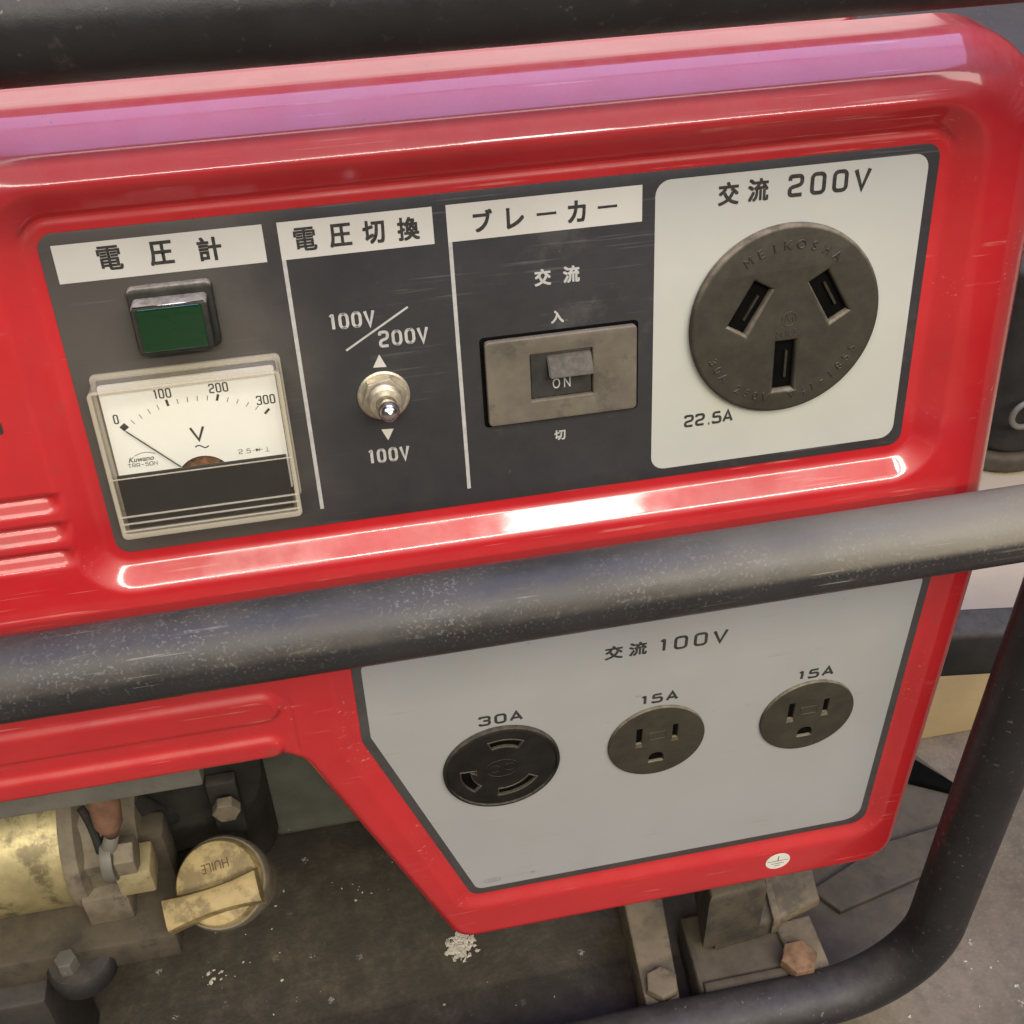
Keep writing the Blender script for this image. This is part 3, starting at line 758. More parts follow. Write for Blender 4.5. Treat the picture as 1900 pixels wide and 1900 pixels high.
# --- toggle switch
tx, ts_ = U(713, 737, 0.002)
tw = obj("toggle_switch", lathe([(0.0066, 0.0004), (0.0069, 0.0007), (0.0069, 0.0011), (0.0064, 0.0014), (0.0048, 0.0014)], 48), 'nut_brass', gen, MU @ T(tx, ts_, 0), 0.5)
tag(tw, "brass-nutted toggle switch with chrome lever tipped down")
hexa = circ(0, 0, 0.0060, 6, 0.2)
obj("hex_nut", curve_mesh([hexa, circ(0, 0, 0.0036, 24)[::-1]], 0.0013, 0.0034, 0.0003, 2), 'nut_brass', tw, MU @ T(tx, ts_, 0), 0.5)
prof = []
for k in range(8): prof += [(0.0043, 0.0022 + k * 0.00055), (0.0040, 0.0022 + k * 0.00055 + 0.00027)]
obj("threaded_collar", lathe(prof + [(0.0041, 0.0067), (0.0027, 0.0069), (0.0023, 0.0058), (0.0, 0.0056)], 40), 'nut_brass', tw, MU @ T(tx, ts_, 0), 0.5)
tipx, tips = U(722, 764, 0.0130)
ldir = Vector((tipx - tx, tips - ts_, 0.0130 - 0.0042)); ll = ldir.length
lev = lathe([(0.0017, 0.0), (0.0018, ll * 0.25), (0.0022, ll * 0.6), (0.0026, ll * 0.85), (0.0027, ll), (0.0024, ll + 0.0013), (0.0016, ll + 0.0022), (0.0, ll + 0.0026)], 32)
obj("lever", lev, 'chrome', tw, MU @ T(tx, ts_, 0.0042) @ ldir.to_track_quat('Z', 'Y').to_matrix().to_4x4(), True)

# --- circuit breaker
b0, b1 = U(892, 630, 0.001), U(1179, 758, 0.001)
kx0, kx1 = U(897, 640, .001)[0], U(1179, 680, .001)[0]
ks0, ks1 = U(905, 789, .001)[1], U(1179, 599, .001)[1]
cb = obj("circuit_breaker", curve_mesh([rrect(kx0 - 0.0010, kx1 + 0.0008, ks0 - 0.0009, ks1 + 0.0007, 0.0012)], 0.0004, 0.0007, 0.00005, 1), 'void', gen, MU, 0.5)
tag(cb, "dusty brown circuit breaker with black lever at ON")
hx0, hs1 = U(985, 652, .002); hx1, hs0 = U(1097, 735, .002)
hx0, hx1, hs0, hs1 = U(984, 690, .002)[0], U(1099, 690, .002)[0], U(1040, 736, .002)[1], U(1040, 651, .002)[1]
obj("breaker_face", curve_mesh([rrect(kx0, kx1, ks0, ks1, 0.0012), rrect(hx0, hx1, hs0, hs1, 0.0003)[::-1]], 0.0006, 0.0026, 0.0005, 3), 'breaker', cb, MU, 0.5)
obj("well", flat([(hx0 - .0003, hs0 - .0003), (hx1 + .0003, hs0 - .0003), (hx1 + .0003, hs1 + .0003), (hx0 - .0003, hs1 + .0003)], 0.00075), 'void', cb, MU, False)
hs_m = hs0 + (hs1 - hs0) * 0.45
lv = curve_mesh([rrect(hx0 + 0.0002, hx1 - 0.0002, hs0 + 0.0003, hs1 - 0.0003, 0.0003)], 0.0008, 0.0017, 0.0002, 2)
obj("rocker", lv, 'breaker_black', cb, MU, 0.5)
def wedge(x0, x1, s0, s1, za, zb):  # lever nose standing out of the well, its upper side sloping
    v = [(x0, s0, 0.0009), (x1, s0, 0.0009), (x1, s1, 0.0009), (x0, s1, 0.0009), (x0, s0, zb), (x1, s0, zb), (x1, s1 - 0.0006, za), (x0, s1 - 0.0006, za)]
    m = me(v, [(3, 2, 1, 0), (4, 5, 6, 7), (0, 1, 5, 4), (1, 2, 6, 5), (2, 3, 7, 6), (3, 0, 4, 7)])
    bm = bmesh.new(); bm.from_mesh(m); bmesh.ops.bevel(bm, geom=bm.edges[:], offset=0.0003, segments=2, affect='EDGES'); bm.to_mesh(m); bm.free(); return m
obj("lever_nose", wedge(hx0 + (hx1 - hx0) * 0.27, hx1 - 0.0003, hs_m + 0.0012, hs1 - 0.0006, 0.0024, 0.0058), 'breaker_black', cb, MU, 0.5)
x, y = U(1042, 710, .0018); obj("lettering", tf(glyph("O N", 3.0 * mm, 4.9 * mm, 0.004), T(x, y, 0.00178)), 'grey_print', cb, MU, False)

# --- 200 V socket
_a, _b = U(1453.5, 586), U(1453.5, 588, 0.0028)
c2x, c2s, c2r = 0.0738 + _b[0] - _a[0], 0.0881 + _b[1] - _a[1], 0.0268
def rot_rect(cx, cy, l, w, ang):
    c, s = math.cos(ang), math.sin(ang)
    return [(cx + c * a * l / 2 - s * b * w / 2, cy + s * a * l / 2 + c * b * w / 2) for a, b in ((-1, -1), (1, -1), (1, 1), (-1, 1))]
slots = [(-0.0105, 0.0050, 0.0138, 0.0058, math.radians(60)), (0.0118, 0.0058, 0.0138, 0.0058, math.radians(120)), (0.0005, -0.0130, 0.0145, 0.0058, math.radians(90))]
def socket_face(r, holes, dep, m, name, M4, par=gen, bev=0.0008, hbev=0.0009):
    """round face with real slots: outer disc, bevelled slot mouths, walls and floor"""
    o = obj(name, curve_mesh([circ(0, 0, r, 96)] + [h[::-1] for h in holes], 0.0004, dep, bev, 3), m, par, M4, 0.6)
    return o
s2 = socket_face(c2r, [rot_rect(*s) for s in slots], 0.0034, 'socket', "large_socket", MU @ T(c2x, c2s, 0), gen, 0.0011)
tag(s2, "large round three-slot socket moulded in grey-black plastic")
for sx_, sy_, l, w_, a in slots:
    obj("slot", tf(box(l + 0.0008, w_ + 0.0008, 0.0004), T(sx_, sy_, 0.0009) @ R(a, 'Z')), 'void', s2, MU @ T(c2x, c2s, 0), False)
    obj("contact", tf(box(l * 0.55, 0.0007, 0.0012), T(sx_, sy_, 0.0014) @ R(a, 'Z') @ T(0, -0.0008, 0)), 'brass_contact', s2, MU @ T(c2x, c2s, 0), False)
def arc_text(s, r, a_mid, step, h, outward=True, extrude=0.00045):
    items = []
    for k, ch in enumerate(s):
        if ch == ' ': continue
        da = (k - (len(s) - 1) / 2) * step
        a = math.radians(a_mid - da if outward else a_mid + da)
        rot = a - math.pi / 2 if outward else a + math.pi / 2
        g = glyph(ch, None if ch in '-.' else h, h * 0.45 if ch in '-.' else None, 0.0)
        items.append((solid(g, extrude), T(r * math.cos(a), r * math.sin(a), 0) @ R(rot, 'Z')))
    return join(items)
def emb(name, mesh, par, M4, z, m='socket'): obj(name, tf(mesh, T(0, 0, z)), m, par, M4, False)
M2 = MU @ T(c2x, c2s, 0)
emb("embossed_lettering", arc_text("MEIKOSHA", 0.0215, 88, 10.0, 0.0024), s2, M2, 0.0033)
emb("embossed_lettering", arc_text("30A 250V", 0.0222, 231, 7.6, 0.0023, False), s2, M2, 0.0033)
emb("embossed_lettering", arc_text("▽41-1855", 0.0222, 306, 7.8, 0.0023, False), s2, M2, 0.0033)
emb("embossed_lettering", solid(glyph("M.K.S.", 0.0020, 0.0066, 0.0), 0.00025), s2, M2 @ T(0.0006, -0.0033, 0), 0.0033)
emb("embossed_mark", join([(solid(ribbon(circ(0, 0, 0.0020, 28), 0.00036, True), 0.00025), None), (solid(ribbon([(-0.0012, -0.0009), (-0.0008, 0.0010), (0, -0.0004), (0.0008, 0.0010), (0.0012, -0.0009)], 0.0004), 0.00025), None)]), s2, M2 @ T(0.0008, 0.0007, 0), 0.0033)

# --- lower outlet plate
lp = obj("outlet_plate", curve_mesh([[(p[0], p[1] + ZH) for p in LLP]], 0.0001, 0.0004, 0.0001, 1), 'border', gen, ML, 0.5)
tag(lp, "light grey outlet plate with dark border")
ins_ = fillet([(-0.0533, 0.247 - 0.003), (0.1283, 0.247 - 0.003), (0.1283, 0.1170), (-0.0228, 0.1170), (-0.0533, 0.2105)], [0.003, 0.003, 0.0065, 0.0035, 0.004], 6)
obj("pale_field", flat(ins_, 0.00048), 'pale_field', lp, ML, False)
def lprint(name, mesh, m, z=0.00054): return obj(name, mesh, m, lp, ML @ T(0, 0, z), False)
def lkan(ch, px, py, h, w): x, y = L(px, py); lprint("character", tf(strike(ch, h, w, 0.00028), T(x, y, 0)), 'ink')
lkan("交", 1138.5, 1208.7, 6.0 * mm, 6.0 * mm); lkan("流", 1183, 1201.6, 6.0 * mm, 6.0 * mm)
sq("100V", 1286, 1186, 6.0, 4.6, 2.0, 1.02, 'ink', L, 0.00054, lprint)
sq("30A", 928, 1331, 4.7, 4.1, 1.1, 0.98, 'ink', L, 0.00054, lprint)
sq("15A", 1223, 1292.5, 4.6, 4.0, 1.1, 0.98, 'ink', L, 0.00054, lprint)
sq("15A", 1513, 1246.6, 4.6, 4.0, 1.1, 0.98, 'ink', L, 0.00054, lprint)
x, y = L(913, 1631)
lprint("maker_mark", join([(ribbon([(x + 0.0031 * math.cos(a), y + 0.0011 * math.sin(a)) for a in np.linspace(0, 2 * math.pi, 28, endpoint=False)], 0.0002, True), None),
                           (glyph("GD", 1.3 * mm, 3.2 * mm, 0.0), T(x, y, 0.00001))]), 'grey_ink')
# 30 A twist-lock socket
def arc_slot(r, a0, a1, w, n=10, hook=0.0):
    o_ = [((r + w / 2) * math.cos(math.radians(a0 + (a1 - a0) * k / n)), (r + w / 2) * math.sin(math.radians(a0 + (a1 - a0) * k / n))) for k in range(n + 1)]
    i_ = [((r - w / 2) * math.cos(math.radians(a0 + (a1 - a0) * k / n)), (r - w / 2) * math.sin(math.radians(a0 + (a1 - a0) * k / n))) for k in range(n + 1)]
    if hook:
        a = math.radians(a0)
        i_[0] = ((r - w / 2 - hook) * math.cos(a), (r - w / 2 - hook) * math.sin(a))
        a2 = math.radians(a0 + (a1 - a0) * 0.28)
        i_.insert(1, ((r - w / 2 - hook) * math.cos(a2), (r - w / 2 - hook) * math.sin(a2)))
    return o_ + i_[::-1]
_a, _b = L(930, 1423), L(930, 1423, 0.0017)
M3 = ML @ T(-0.0114 + _b[0] - _a[0], 0.1837 + _b[1] - _a[1], 0)
tl_ = obj("twist_lock_socket", lathe([(0.0199, 0.0002), (0.0199, 0.0016), (0.0196, 0.0021), (0.0188, 0.0023), (0.0185, 0.0012)], 96, False), 'socket_black', gen, M3, 0.6)
tag(tl_, "black 30 amp twist-lock socket with curved slots")
tsl = [arc_slot(0.0124, 58, 108, 0.0036, hook=0.0), arc_slot(0.0124, 176, 226, 0.0036, hook=0.0018), arc_slot(0.0124, 262, 328, 0.0036)]
obj("socket_face", curve_mesh([circ(0, 0, 0.0187, 96)] + [h[::-1] for h in tsl], 0.0003, 0.0017, 0.0003, 2), 'socket_black', tl_, M3, 0.6)
for h in tsl:
    obj("slot", tf(flat(arc_slot(0.0124, 0, 1, 0.001), 0) if False else flat(h, 0.00056), Matrix.Identity(4)), 'void', tl_, M3, False)
    obj("slot_rim", tf(solid(ribbon(h, 0.0004, True), 0.0003), T(0, 0, 0.0016)), 'socket', tl_, M3, False)
emb("embossed_mark", join([(solid(ribbon([(0.0056 * math.cos(a), 0.0042 * math.sin(a)) for a in np.linspace(0, 2 * math.pi, 36, endpoint=False)], 0.0003, True), 0.0003), None),
                           (solid(ribbon(circ(-0.0024, 0, 0.0017, 20), 0.0003, True), 0.0003), None), (solid(ribbon(circ(0.0026, 0.0002, 0.0017, 20), 0.0003, True), 0.0003), None)]), tl_, M3, 0.0016, 'socket_black')
# two 15 A outlets
def outlet(x, z):
    Mo = ML @ T(x, z, 0)
    ground = [(0.0026 * math.cos(a), 0.0024 * math.sin(a)) for a in np.linspace(0, math.pi, 12)] + [(-0.0026, -0.0022), (0.0026, -0.0022)]
    holes = [rrect(-0.0074, -0.0054, -0.0000, 0.0078, 0.0002, 1), rrect(0.0054, 0.0072, 0.0006, 0.0074, 0.0002, 1), [(a + 0.0002, b - 0.0082) for a, b in ground]]
    o = obj("wall_outlet", curve_mesh([circ(0, 0, 0.0171, 80)] + [h[::-1] for h in holes], 0.0003, 0.0017, 0.0004, 3), 'socket', gen, Mo, 0.6)
    for h in holes: obj("slot", flat(h, 0.00056), 'void', o, Mo, False)
    for h in holes[:2]:
        xm = (min(p[0] for p in h) + max(p[0] for p in h)) / 2; zm = min(p[1] for p in h)
        obj("slot_chamfer", me([(xm - 0.0014, zm - 0.0016, 0.00173), (xm + 0.0014, zm - 0.0016, 0.00173), (xm + 0.0009, zm + 0.0002, 0.00173), (xm - 0.0009, zm + 0.0002, 0.00173)], [(0, 1, 2, 3)]), 'tan', o, Mo, False)
    obj("embossed_mark", tf(solid(ribbon(rrect(-0.0030, 0.0030, 0.0016, 0.0050, 0.0005, 2), 0.0002, True), 0.00012), T(0, 0, 0.0017)), 'socket', o, Mo, False)
    return o
for k, (x, z) in enumerate(((0.0425 - 0.0003, 0.1843 + 0.0012), (0.0975 - 0.0008, 0.1839 + 0.0012))):
    tag(outlet(x, z), ("round 15 amp outlet beside the twist-lock socket", "round 15 amp outlet beside the red right-hand edge")[k])

# earth sticker and decal edge
x, z = L(1443, 1597, 0.0026)
es = obj("earth_sticker", flat(circ(0, 0, 0.0050, 40), 0), 'paint_white', gen, ML @ T(x, z, 0.00275), False)
obj("earth_mark", join([(ribbon([(0, 0.0003), (0, 0.0033)], 0.0003), None)] + [(ribbon([(-w_, h_), (w_, h_)], 0.0003), T(0, 0, 0.00001)) for w_, h_ in ((0.0044, 0.0002), (0.0026, -0.0014), (0.0013, -0.0028))]), 'ink', es, ML @ T(x, z, 0.00283), False)
x, s = U(0, 795, 0.0047)
obj("black_decal", flat(rrect(x - 0.030, x + 0.0006, s - 0.0017, s + 0.0017, 0.0008), 0), 'ink', gen, MU @ T(0, 0, 0.00472), False)

# --- tube frame in the plane y = -0.025
YF = -0.025; TR_ = 0.0110
loop = bend([(-0.14, YF, 0.0292), (0.1585, YF, 0.0292), (0.1585, YF, 0.4391), (-0.33, YF, 0.4391), (-0.33, YF, 0.0292), (-0.14, YF, 0.0292)], 0.045)
obj("frame_loop", tube(loop, TR_, 32), 'tube_clean', gen)
obj("front_bar", tube([(-0.33 + 0.4885 * k / 24, YF, 0.2836) for k in range(25)], TR_, 40), 'tube', gen)

# ------------------------------------------------------------------ machinery below the panel
def part(name, mesh, m, sm=0.6, M4=None): return obj(name, mesh, m, gen, M4, sm)
def hexbolt(r, h, washer=0.0):
    it = [(curve_mesh([circ(0, 0, r, 6)], 0, h, r * 0.12, 2), None)]
    if washer: it.append((lathe([(washer, -0.0012), (washer, 0.0), (0, 0.0)], 28), None))
    return join(it)

# grey steel cross strip under the red strip
x0, z0 = PY(330, 1478, 0.022)[0], PY(330, 1478, 0.022)[2]
zs = PY(200, 1484, 0.007)[2]
part("cross_strip", join([(boxb(-0.30, -0.1085, 0.006, 0.0225, zs, 0.206, 0.0012), None)]), 'steel')
# starter motor
sy_, sz_ = 0.062, 0.113
sr = 0.0285
MX = lambda x, y, z: T(x, y, z) @ R(math.pi / 2, 'Y')
xe = PY(122, 1590, sy_ - 0.02)[0]
st = part("starter_motor", tf(lathe([(0.0, -0.14), (sr - 0.002, -0.14), (sr, -0.137), (sr, -0.064), (sr + 0.0006, -0.063), (sr + 0.0006, -0.060), (sr, -0.059), (sr, 0.0), (0.0, 0.0)], 64), MX(xe, sy_, sz_)), 'zinc', 0.5)
tag(st, "yellowish zinc-plated starter motor cylinder")
obj("end_band", tf(lathe([(sr + 0.0012, 0.0), (sr + 0.0016, 0.001), (sr + 0.0012, 0.0055), (sr - 0.002, 0.0075)], 56), MX(xe, sy_, sz_)), 'cast', st, None, 0.5)
obj("end_housing", tf(lathe([(sr - 0.001, 0.006), (sr - 0.002, 0.020), (sr - 0.010, 0.026), (0, 0.027)], 10), MX(xe, sy_, sz_)), 'cast', st, None, 0.3)
obj("end_lug", boxb(xe + 0.003, xe + 0.020, sy_ - sr - 0.003, sy_ - sr + 0.012, sz_ - 0.020, sz_ - 0.004, 0.001), 'cast', st, None, 0.5)
tp = PY(215, 1590, 0.030)
obj("terminal_nut", tf(hexbolt(0.0070, 0.0075), T(*tp) @ R(math.pi / 2, 'Y')), 'cast', st, None, 0.5)
obj("terminal_washer", tf(lathe([(0.0085, -0.004), (0.0088, -0.003), (0.0085, 0.0), (0.004, 0.0)], 24), T(*tp) @ R(math.pi / 2, 'Y')), 'steel', st, None, 0.5)
p1 = PY(193, 1490, 0.030); p2 = PY(208, 1548, 0.028)
obj("lead_boot", tube([(p1[0] - 0.002, p1[1] + 0.004, p1[2] + 0.03), p1, (0.6 * p2[0] + 0.4 * p1[0], 0.028, 0.55 * p2[2] + 0.45 * p1[2]), p2], [0.0055, 0.0056, 0.0050, 0.0024], 16), 'lead', st)
obj("lead_tab", tube([p2, (tp[0] - 0.002, tp[1], tp[2] + 0.004), (tp[0] - 0.002, tp[1] - 0.002, tp[2] - 0.008)], [0.0026, 0.0030, 0.0024], 10), 'steel', st)
c_ = PY(255, 1622, 0.030)
obj("connector", boxb(c_[0] - 0.007, c_[0] + 0.006, 0.026, 0.040, c_[2] - 0.007, c_[2] + 0.006, 0.001), 'connector', st, None, 0.5)

# crankcase: dark oily casting with ledges and ribs
x_r = PY(470, 1520, 0.11)[0]
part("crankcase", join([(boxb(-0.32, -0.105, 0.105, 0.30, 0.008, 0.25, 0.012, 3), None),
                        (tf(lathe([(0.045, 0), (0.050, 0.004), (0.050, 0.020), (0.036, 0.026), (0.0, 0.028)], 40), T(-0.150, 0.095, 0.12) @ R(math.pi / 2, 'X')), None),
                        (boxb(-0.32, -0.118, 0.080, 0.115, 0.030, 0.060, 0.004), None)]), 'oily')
part("shade_block", boxb(-0.30, 0.10, 0.055, 0.29, 0.22, 0.36, 0.012, 3), 'oily')  # unseen mass added to keep light out of the engine bay
a = PY(360, 1430, 0.085); b = PY(445, 1560, 0.085)
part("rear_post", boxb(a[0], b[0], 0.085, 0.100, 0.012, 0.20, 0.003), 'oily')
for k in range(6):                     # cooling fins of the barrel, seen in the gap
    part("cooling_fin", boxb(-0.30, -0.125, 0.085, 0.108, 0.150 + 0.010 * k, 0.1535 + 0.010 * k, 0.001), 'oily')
h0, h1, h2, h3 = PY(235, 1480, 0.06), PY(300, 1530, 0.065), PY(330, 1500, 0.075), PY(300, 1440, 0.08)
part("fuel_hose", tube([Vector(h0).lerp(Vector(h1), t_) * (1 - t_) + Vector(h1).lerp(Vector(h2), t_) * t_ for t_ in np.linspace(0, 1, 12)] + [Vector(h3)], 0.0048, 14), 'black')
w0, w1, w2 = PY(150, 1500, 0.034), PY(172, 1530, 0.032), PY(186, 1580, 0.030)
part("control_wire", tube([Vector(w0).lerp(Vector(w1), t_) * (1 - t_) + Vector(w1).lerp(Vector(w2), t_) * t_ for t_ in np.linspace(0, 1, 14)], 0.0016, 10), 'black')
for u, v in ((300, 1600), (262, 1560), (345, 1545)):
    part("case_bolt", tf(hexbolt(0.0042, 0.004, 0.0), T(*PY(u, v, 0.078)) @ R(math.pi / 2, 'X')), 'cast', 0.4)
# base rail and its mount
ra, rb = PY(335, 1690, 0.035), PY(330, 1742, 0.020)
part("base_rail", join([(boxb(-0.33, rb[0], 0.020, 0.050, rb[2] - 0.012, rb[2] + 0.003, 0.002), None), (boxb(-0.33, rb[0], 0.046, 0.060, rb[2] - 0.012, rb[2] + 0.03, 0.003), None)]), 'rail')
mb = PY(125, 1760, 0.016)
mt = part("rubber_mount", tf(lathe([(0.009, -0.010), (0.0125, -0.008), (0.013, -0.002), (0.0115, 0.001), (0.005, 0.002)], 32), T(mb[0], 0.022, rb[2] - 0.004)), 'black')
hb = PY(120, 1789, 0.010)
obj("mount_bolt", tf(hexbolt(0.0040, 0.007, 0.0), T(hb[0], 0.012, hb[2] - 0.006)), 'steel', mt, None, 0.5)
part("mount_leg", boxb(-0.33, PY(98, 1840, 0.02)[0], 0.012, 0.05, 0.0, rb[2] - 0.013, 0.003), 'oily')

# oil filler cap on its neck
ctr = Vector(PY(403, 1638, 0.030))
axis = (Vector((-0.10, -0.52, 0.80))).normalized()
zq = axis.to_track_quat('Z', 'Y').to_matrix().to_4x4()
MC = T(*ctr) @ zq
neck = part("oil_filler", tf(lathe([(0.014, -0.045), (0.015, -0.020), (0.0178, -0.017), (0.0182, -0.008), (0.0174, -0.006), (0.010, -0.005)], 40), MC), 'cast', 0.5)
tag(neck, "oil filler neck with dirty yellow cap")
cr = 0.0163
cap = obj("oil_cap", lathe([(cr + 0.0004, -0.0075), (cr, -0.001), (cr - 0.0008, 0.0006), (cr - 0.002, 0.0012), (0.006, 0.0016), (0, 0.0017)], 56), 'yellow', neck, MC, 0.5)
tag(cap, "dirty yellow oil cap with grip bar")
def grip():                          # waisted bar across the cap
    v, f = [], []
    n = 14
    for i in range(n + 1):
        u = -1 + 2 * i / n; x = u * (cr + (0.0035 if u < 0 else 0.0))
        hw = 0.0042 + 0.0016 * u * u; hh = 0.0085 + 0.002 * (1 - abs(u)) - (0.001 if i in (0, n) else 0)
        for yy, zz in ((-hw - 0.0012, -0.001), (-hw, hh * 0.9), (-hw * 0.7, hh), (hw * 0.7, hh), (hw, hh * 0.9), (hw + 0.0012, -0.001)): v.append((x, yy, zz))
    for i in range(n):
        for k in range(6): f.append([i * 6 + k, i * 6 + (k + 1) % 6, (i + 1) * 6 + (k + 1) % 6, (i + 1) * 6 + k][::-1])
    f.append(list(range(6))); f.append([n * 6 + k for k in range(6)][::-1]); return me(v, f)
ga = math.radians(17)
obj("grip_bar", grip(), 'yellow', neck, MC @ R(ga, 'Z') @ T(0, -0.0062, 0.001), 0.7)
obj("embossed_lettering", tf(glyph("HUILE", 0.0036, 0.0105, 0.0), R(math.pi, 'Z')), 'dirt_ink', neck, MC @ R(ga, 'Z') @ T(0.0010, 0.0062, 0.00175), False)
obj("filler_bracket", join([(boxb(*(lambda p: (p[0] - 0.006, p[0] + 0.006, 0.062, 0.068, p[2] - 0.02, p[2] + 0.012))(PY(418, 1490, 0.062)), 0.001), None)]), 'oily', neck, None, 0.5)
obj("bracket_bolt", tf(hexbolt(0.0055, 0.005, 0.0), T(*PY(420, 1492, 0.058)) @ R(math.pi / 2, 'X')), 'cast', neck, None, 0.4)

# grey-green casing beside the crankcase
g0, g1 = PY(472, 1395, 0.118), PY(640, 1537, 0.118)
part("alternator_casing", boxb(g0[0] - 0.002, 0.02, 0.118, 0.26, g1[2], 0.23, 0.006, 3), 'greygreen')
# alternator end, feet and brackets at the right
part("alternator_end", join([(tf(lathe([(0.0, 0.0), (0.052, 0.0), (0.060, 0.006), (0.060, 0.16), (0.0, 0.16)], 48), T(0.085, 0.085, 0.098) @ R(-math.pi / 2, 'X')), None),
                             (boxb(0.02, 0.150, 0.080, 0.22, 0.05, 0.20, 0.012, 3), None)]), 'oily')
def slab(px, z, th, bev=0.0012):     # foot plate outlined on its upper face
    lp_ = [tuple(PZ(u, v, z)[:2]) for u, v in px]
    if sum(a[0] * b[1] - b[0] * a[1] for a, b in zip(lp_, lp_[1:] + lp_[:1])) < 0: lp_ = lp_[::-1]
    return curve_mesh([lp_], z - th, z, bev, 2)
zf = 0.031
lb = part("mounting_foot", slab(((1150, 1640), (1222, 1625), (1262, 1852), (1200, 1872)), zf, 0.022), 'tan')
obj("hex_bolt", tf(hexbolt(0.0072, 0.0055, 0.0), T(*PZ(1228, 1823, zf + 0.004)) @ T(0, 0, -0.0045) @ R(0.3, 'Z')), 'tan', lb, None, 0.4)
part("foot_casting", join([(slab(((1262, 1700), (1420, 1660), (1505, 1795), (1300, 1845)), zf + 0.001, 0.023, 0.003), None),
                           (slab(((1305, 1822), (1500, 1782), (1508, 1800), (1310, 1842)), zf + 0.003, 0.006), None)]), 'rail')
rbp = slab(((1296, 1590), (1420, 1560), (1442, 1705), (1330, 1738)), zf + 0.014, 0.013, 0.003)
part("rubber_block", join([(rbp, None), (slab(((1300, 1560), (1410, 1540), (1425, 1640), (1318, 1668)), zf + 0.045, 0.040, 0.003), None)]), 'rail')
rs = part("rusty_foot", slab(((1436, 1712), (1502, 1696), (1542, 1792), (1478, 1806)), zf + 0.004, 0.010), 'tan')
obj("rusty_bolt", tf(hexbolt(0.0080, 0.0060, 0.0), T(*PZ(1484, 1772, zf + 0.010)) @ T(0, 0, -0.0065)), 'rust', rs, None, 0.4)
part("bent_bracket", join([(slab(((1412, 1600), (1500, 1580), (1522, 1665), (1440, 1705)), zf + 0.012, 0.008, 0.002), None),
                           (slab(((1405, 1590), (1418, 1586), (1450, 1700), (1436, 1708)), zf + 0.017, 0.012, 0.001), None)]), 'tan')
part("base_step", slab(((1505, 1650), (1640, 1562), (1775, 1522), (1755, 1605), (1560, 1690)), 0.0095, 0.004, 0.001), 'rail')
# side arm of the frame reaching to the right
s0, s1 = PY(1772, 1190, 0.05), PY(1900, 1200, 0.045)
part("arm_lug", boxb(s0[0] - 0.050, s0[0] - 0.028, s0[1] - 0.006, 0.10, s0[2] - 0.010, s0[2] + 0.012, 0.002), 'black')
part("side_arm", tf(boxb(-0.040, 0.16, -0.008, 0.008, -0.0135, 0.0135, 0.004, 3), T(s0[0] - 0.006, s0[1], s0[2]) @ R(math.radians(-4), 'Z') @ R(math.radians(4.5), 'Y')), 'black')
bp = [PZ(*p, 0.006)[:2] for p in ((1190, 1900), (1500, 1870), (1740, 1730), (1800, 1600), (1850, 1512), (1690, 1392), (1480, 1330), (1130, 1560))]
part("base_plate", curve_mesh([[tuple(q) for q in bp]], 0.001, 0.006, 0.001, 1), 'rail')
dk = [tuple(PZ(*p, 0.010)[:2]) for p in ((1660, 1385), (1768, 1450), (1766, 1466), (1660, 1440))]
part("gap_shadow", curve_mesh([dk], 0.0062, 0.010, 0.0006, 1), 'void')  # flat black piece standing in for the shade in the gap

# ------------------------------------------------------------------ things behind and on the floor
wy = 0.1155
wz = 0.062
wb = link("wooden_platform", None, None, T(0.5, 0.3, 0))
tag(wb, "low wooden platform of pale board with tan front plank on the floor", "platform")
obj("front_plank", boxb(0.170, 0.95, wy, wy + 0.02, 0.0, wz - 0.0005, 0.0015), 'wood', wb, None, 0.5)
obj("top_board", boxb(0.168, 0.95, wy + 0.021, 0.34, wz - 0.012, wz, 0.0015), 'wood_top', wb, None, 0.5)

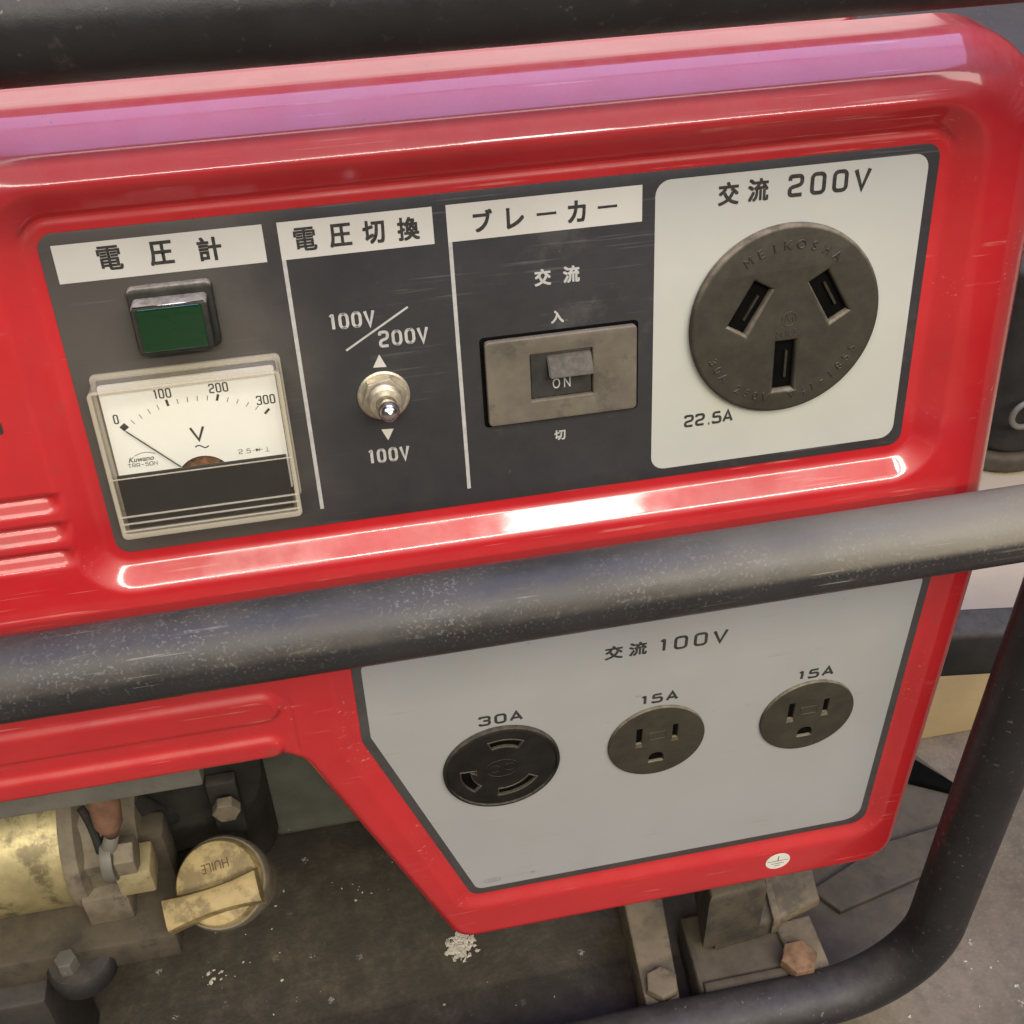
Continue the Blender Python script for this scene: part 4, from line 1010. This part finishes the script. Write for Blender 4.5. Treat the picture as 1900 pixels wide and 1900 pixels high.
cp = PZ(1838, 893, wz)
bc = link("black_case", None, None, T(cp[0] + 0.1, cp[1] + 0.1, wz))
tag(bc, "black rounded equipment case with dusty base and small metal ring on the wooden platform", "case")
ol = lambda d, r: rrect(cp[0] - 0.012 + d, cp[0] + 0.30, cp[1] + 0.002 + d, cp[1] + 0.16, r, 8)
obj("dusty_base", curve_mesh([ol(0.0, 0.03)], wz + 0.0005, wz + 0.014, 0.004, 3), 'rail', bc, None, 0.6)
obj("body", curve_mesh([ol(0.001, 0.03)], wz + 0.0145, wz + 0.135, 0.006, 3), 'black', bc, None, 0.6)
rp = PY(1892, 768, cp[1] - 0.002)
obj("metal_ring", tf(lathe([(0.0085 + 0.0018 * math.cos(a), 0.0018 * math.sin(a)) for a in np.linspace(0, 2 * math.pi, 12)], 28, False), T(rp[0] + 0.003, rp[1] - 0.0015, rp[2]) @ R(math.pi / 2, 'X')), 'steel', bc)
wp = PY(1889, 470, cp[1] + 0.03)
wbx = obj("white_box", tf(box(0.12, 0.06, 0.03, 0.003), T(wp[0] + 0.058, wp[1] + 0.032, wz + 0.1355 + 0.015)), 'case_white', None, None, 0.5)
tag(wbx, "small white box lying on top of the black case", "box")

# crumbs of white material on the floor
items = []
def crumb(x, y, r):
    bm = bmesh.new(); bmesh.ops.create_icosphere(bm, subdivisions=1, radius=r)
    for v in bm.verts: v.co *= random.uniform(0.35, 1.5)
    m = bpy.data.meshes.new("m"); bm.to_mesh(m); bm.free()
    items.append((m, T(x, y, r * 0.2) @ R(random.uniform(0, 6.28), 'Z') @ S3(random.uniform(0.6, 1.8), 1, 0.45)))
for (u, v, n, sp, r) in ((850, 1757, 110, 24, 0.0012), (862, 1740, 30, 14, 0.0010), (397, 1820, 20, 26, 0.0008), (655, 1655, 8, 30, 0.0006), (750, 1600, 8, 90, 0.0005),
                         (560, 1800, 8, 160, 0.0005), (900, 1850, 8, 140, 0.0005), (1830, 1800, 8, 120, 0.0006), (1740, 1880, 6, 90, 0.0006), (470, 1690, 6, 90, 0.0005)):
    for k in range(n):
        p = PZ(u + random.gauss(0, sp * 0.5), v + random.gauss(0, sp * 0.4), 0); crumb(p[0], p[1], r * random.uniform(0.25, 1.3))
tag(obj("debris", join(items), 'crumb', smooth=False), "white crumbs and flakes scattered on the dark floor", "debris", kind="stuff")
